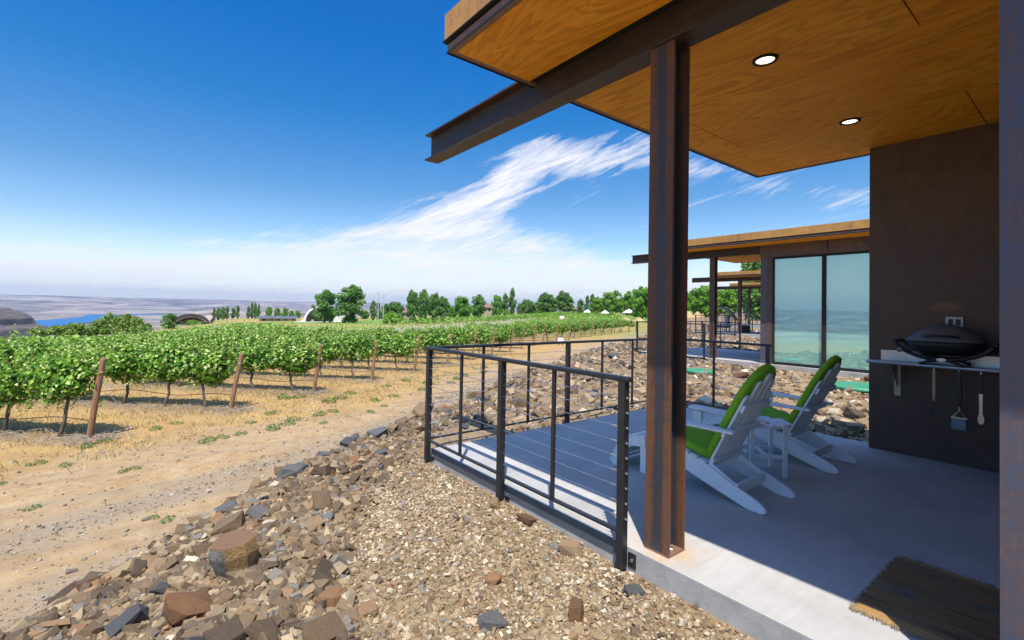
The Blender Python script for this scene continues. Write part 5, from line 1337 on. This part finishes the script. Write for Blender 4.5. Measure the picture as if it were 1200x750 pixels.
for x, y, w, f, lb in ((50.1,49.4,.7,1.0,'small white board standing among the far vines'),(24.1,22.8,.45,1.0,'small white framed board at the road end of a vine row')):
    X, Y, Z, A = far_at(x, y, f); u = thing('sign_board', lb, 'sign', (X,Y,Z+.02), A)
    obj('panel', MB().box(-w/2,w/2,-.02,.02,(.3 if w < .6 else 1.3),(.6 if w < .6 else 1.8)), M['white_fabric'], u); obj('stake', MB().box(-w/2+.04,-w/2+.1,.021,.05,-.1,.7 if w < .7 else 2.),M['timber_dark'], u); obj('stake', MB().box(w/2-.1,w/2-.04,.021,.05,-.1,.7 if w < .7 else 2.),M['timber_dark'], u)

# ------------------------------------------------------------------ sun, sky with cirrus, haze, camera
EL, AZ = 62., 41.
sd = np.array([math.sin(R(AZ))*math.cos(R(EL)), math.cos(R(AZ))*math.cos(R(EL)), -math.sin(R(EL))])
sl = bpy.data.lights.new('sun', 'SUN'); sl.energy = 2.45; sl.angle = R(.53); sl.color = (1, .945, .86)
so = bpy.data.objects.new('sun', sl); COL.objects.link(so); so.rotation_euler = Vector(sd).to_track_quat('-Z', 'Y').to_euler(); so.location = (-10,-12,30)

def mk_world():
    w = bpy.data.worlds.new('World'); SC.world = w; w.use_nodes = True; nt = w.node_tree; nt.nodes.clear()
    N = nt.nodes.new; L = nt.links.new
    out = N('ShaderNodeOutputWorld'); bg = N('ShaderNodeBackground'); L(bg.outputs[0], out.inputs[0])
    sky = N('ShaderNodeTexSky'); sky.sky_type = 'NISHITA'; sky.sun_disc = False; sky.sun_elevation = R(EL); sky.sun_rotation = R(180+AZ)
    sky.altitude = 600; sky.air_density = 1.0; sky.dust_density = .35; sky.ozone_density = 4.0
    tc = N('ShaderNodeTexCoord'); sep = N('ShaderNodeSeparateXYZ'); L(tc.outputs['Generated'], sep.inputs[0])
    def mth(op, a, b=0, cl=False):
        m = N('ShaderNodeMath'); m.operation = op; m.use_clamp = cl
        for i, v in enumerate((a, b)):
            if isinstance(v, bpy.types.NodeSocket): L(v, m.inputs[i])
            else: m.inputs[i].default_value = v
        return m.outputs[0]
    def ramp(f, stops):
        r = N('ShaderNodeValToRGB'); L(f, r.inputs[0]); cr = r.color_ramp
        while len(cr.elements) < len(stops): cr.elements.new(.5)
        for e, (p, c) in zip(cr.elements, stops): e.position = p; e.color = (c, c, c, 1)
        return r.outputs[0]
    D_ = 57.29578
    el = mth('MULTIPLY', mth('ARCTAN2', sep.outputs[2], mth('SQRT', mth('ADD', mth('MULTIPLY', sep.outputs[0], sep.outputs[0]), mth('MULTIPLY', sep.outputs[1], sep.outputs[1])))), D_)
    az = mth('MULTIPLY', mth('ARCTAN2', sep.outputs[0], sep.outputs[1]), D_)
    def mapr(x, a, b, c, d, smooth=True):
        m = N('ShaderNodeMapRange'); m.interpolation_type = 'SMOOTHSTEP' if smooth else 'LINEAR'; L(x, m.inputs[0])
        for i, v_ in enumerate((a,b,c,d)): m.inputs[1+i].default_value = v_
        return m.outputs[0]
    def curve(pts):                                   # degrees of azimuth -> degrees, over the whole circle
        r = ramp(mapr(az, -180, 180, 0, 1, False), [((p+180)/360, v/30) for p, v in pts])
        return mth('MULTIPLY', r, 30.)
    cb = N('ShaderNodeCombineXYZ'); L(mth('MULTIPLY', az, .1), cb.inputs[0]); L(mth('MULTIPLY', el, .1), cb.inputs[1])
    def noise(scale, rot, sc, det, rough, dist, off):
        mp = N('ShaderNodeMapping'); mp.vector_type = 'TEXTURE'; L(cb.outputs[0], mp.inputs[0]); mp.inputs['Rotation'].default_value = (0,0,rot); mp.inputs['Scale'].default_value = sc; mp.inputs['Location'].default_value = off
        n = N('ShaderNodeTexNoise'); L(mp.outputs[0], n.inputs[0]); n.inputs['Scale'].default_value = scale; n.inputs['Detail'].default_value = det; n.inputs['Roughness'].default_value = rough; n.inputs['Distortion'].default_value = dist
        return n.outputs[0]
    ec = curve([(-180,4.5),(-60,5.),(-9,5.6),(8,7.0),(18,9.4),(26,12.4),(34,15.8),(38,19.2),(42,21.2),(48,19.6),(54,20.4),(62,16.5),(75,12),(110,6)])
    th = curve([(-180,12),(26,12),(32,10.5),(38,7.5),(43,6.),(49,4.6),(55,3.6),(62,2.6),(75,2),(110,6)])
    eb = curve([(-180,4.8),(-9,5.4),(8,6.6),(20,9.5),(30,12.6),(38,12.2),(44,10.),(50,7.6),(56,6.4),(70,6),(110,5)])
    warp = mth('MULTIPLY', mth('SUBTRACT', noise(1.3, R(25), (1.6,.7,1), 5, .6, .5, (2.3,.4,0)), .5), 5.)
    eld = mth('ADD', el, warp)
    du = mth('SUBTRACT', eld, ec)
    plume = mth('MULTIPLY', mapr(du, -3.2, 1.6, 1, 0), mapr(mth('ADD', du, th), -1.5, 2.4, 0, 1))
    bank = mapr(mth('SUBTRACT', eld, eb), -4., 1.4, 1, 0)
    mask = mth('MAXIMUM', plume, bank)
    wis = noise(2.2, R(22), (2.6,.3,1), 10, .64, .8, (0,0,0)); hor = noise(2.0, R(4), (3.6,.26,1), 9, .62, .4, (5,1,0)); fine = noise(9., R(24), (2.4,.34,1), 8, .7, .6, (1,7,0))
    lowm = mapr(el, 5., 13., 1, 0)
    tex = mth('ADD', mth('MULTIPLY', wis, mth('SUBTRACT', 1., mth('MULTIPLY', lowm, .7))), mth('MULTIPLY', hor, mth('MULTIPLY', lowm, .7)))
    tex = mth('ADD', mth('MULTIPLY', tex, .72), mth('MULTIPLY', fine, .28)); tex = mth('ADD', mth('MULTIPLY', mth('SUBTRACT', tex, .5), 1.7), .5)
    f = mapr(mth('ADD', tex, mth('MULTIPLY', mask, .5)), .68, 1.1, 0, 1, False)
    f = mth('MULTIPLY', f, mapr(mth('SUBTRACT', eld, mth('MAXIMUM', ec, eb)), .5, 4., 1, 0))
    # a few detached threads of cirrus higher to the right
    thr = mth('MULTIPLY', mapr(noise(1.7, R(14), (3.4,.34,1), 9, .66, .9, (3,3,0)), .56, .78, 0, .5), mth('MULTIPLY', mapr(az, 38, 58, 0, 1), mapr(el, 24, 14, 0, 1)))
    f = mth('MAXIMUM', f, thr)
    f = mth('MAXIMUM', f, mapr(el, 0, 8.5, .85, 0))
    f = mth('MULTIPLY', f, .94)
    # blue deepens with height in view; higher sky is brightened to add fill light
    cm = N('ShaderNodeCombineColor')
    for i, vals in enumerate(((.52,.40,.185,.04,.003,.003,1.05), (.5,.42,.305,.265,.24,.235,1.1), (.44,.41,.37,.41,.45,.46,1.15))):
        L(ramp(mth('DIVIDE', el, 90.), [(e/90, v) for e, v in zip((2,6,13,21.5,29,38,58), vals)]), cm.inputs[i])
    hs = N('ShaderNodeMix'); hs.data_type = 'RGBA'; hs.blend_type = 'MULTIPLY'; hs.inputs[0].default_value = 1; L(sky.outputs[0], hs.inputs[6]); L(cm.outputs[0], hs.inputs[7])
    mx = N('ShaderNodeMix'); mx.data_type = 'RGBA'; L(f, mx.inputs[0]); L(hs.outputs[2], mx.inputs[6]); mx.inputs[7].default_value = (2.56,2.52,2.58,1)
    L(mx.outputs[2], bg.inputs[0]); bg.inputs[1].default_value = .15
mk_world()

HAZE = True
if HAZE:
    m = MB().box(-10900, 10900, -10900, 10900, -115, 215)
    t = NT('haze_air'); pv = t.n('ShaderNodeVolumePrincipled'); pv.inputs['Color'].default_value = (.52,.7,.96,1); pv.inputs['Density'].default_value = .000095; pv.inputs['Anisotropy'].default_value = .3
    t.l(pv.outputs[0], t.out.inputs['Volume']); o = obj('haze', m, t.m); o['kind'] = 'stuff'

cd = bpy.data.cameras.new('camera'); co = bpy.data.objects.new('camera', cd); COL.objects.link(co); SC.camera = co
yaw, pit, rol, f_, ys = .6665, .0197, .0187, 554.704, 351.2541
fw = Vector((math.sin(yaw), math.cos(yaw), 0)); rt = Vector((math.cos(yaw), -math.sin(yaw), 0)); up = Vector((0,0,1))
fw2 = fw*math.cos(pit)+up*math.sin(pit); up2 = up*math.cos(pit)-fw*math.sin(pit)
rt3 = rt*math.cos(rol)+up2*math.sin(rol); up3 = up2*math.cos(rol)-rt*math.sin(rol)
mw = Matrix((rt3, up3, -fw2)).transposed().to_4x4(); mw.translation = Vector(CAM); co.matrix_world = mw
cd.sensor_width = 36; cd.lens = f_/1200*36; cd.shift_y = -(375-ys)/1200; cd.clip_start = .05; cd.clip_end = 60000
SC.render.resolution_x, SC.render.resolution_y = 1024, 640
SC.view_settings.view_transform = 'Standard'; SC.view_settings.look = 'None'; SC.view_settings.exposure = 1.5; SC.view_settings.gamma = 1
SC.cycles.use_denoising = True
SC.cycles.max_bounces = 8; SC.cycles.transparent_max_bounces = 16; SC.cycles.volume_bounces = 0
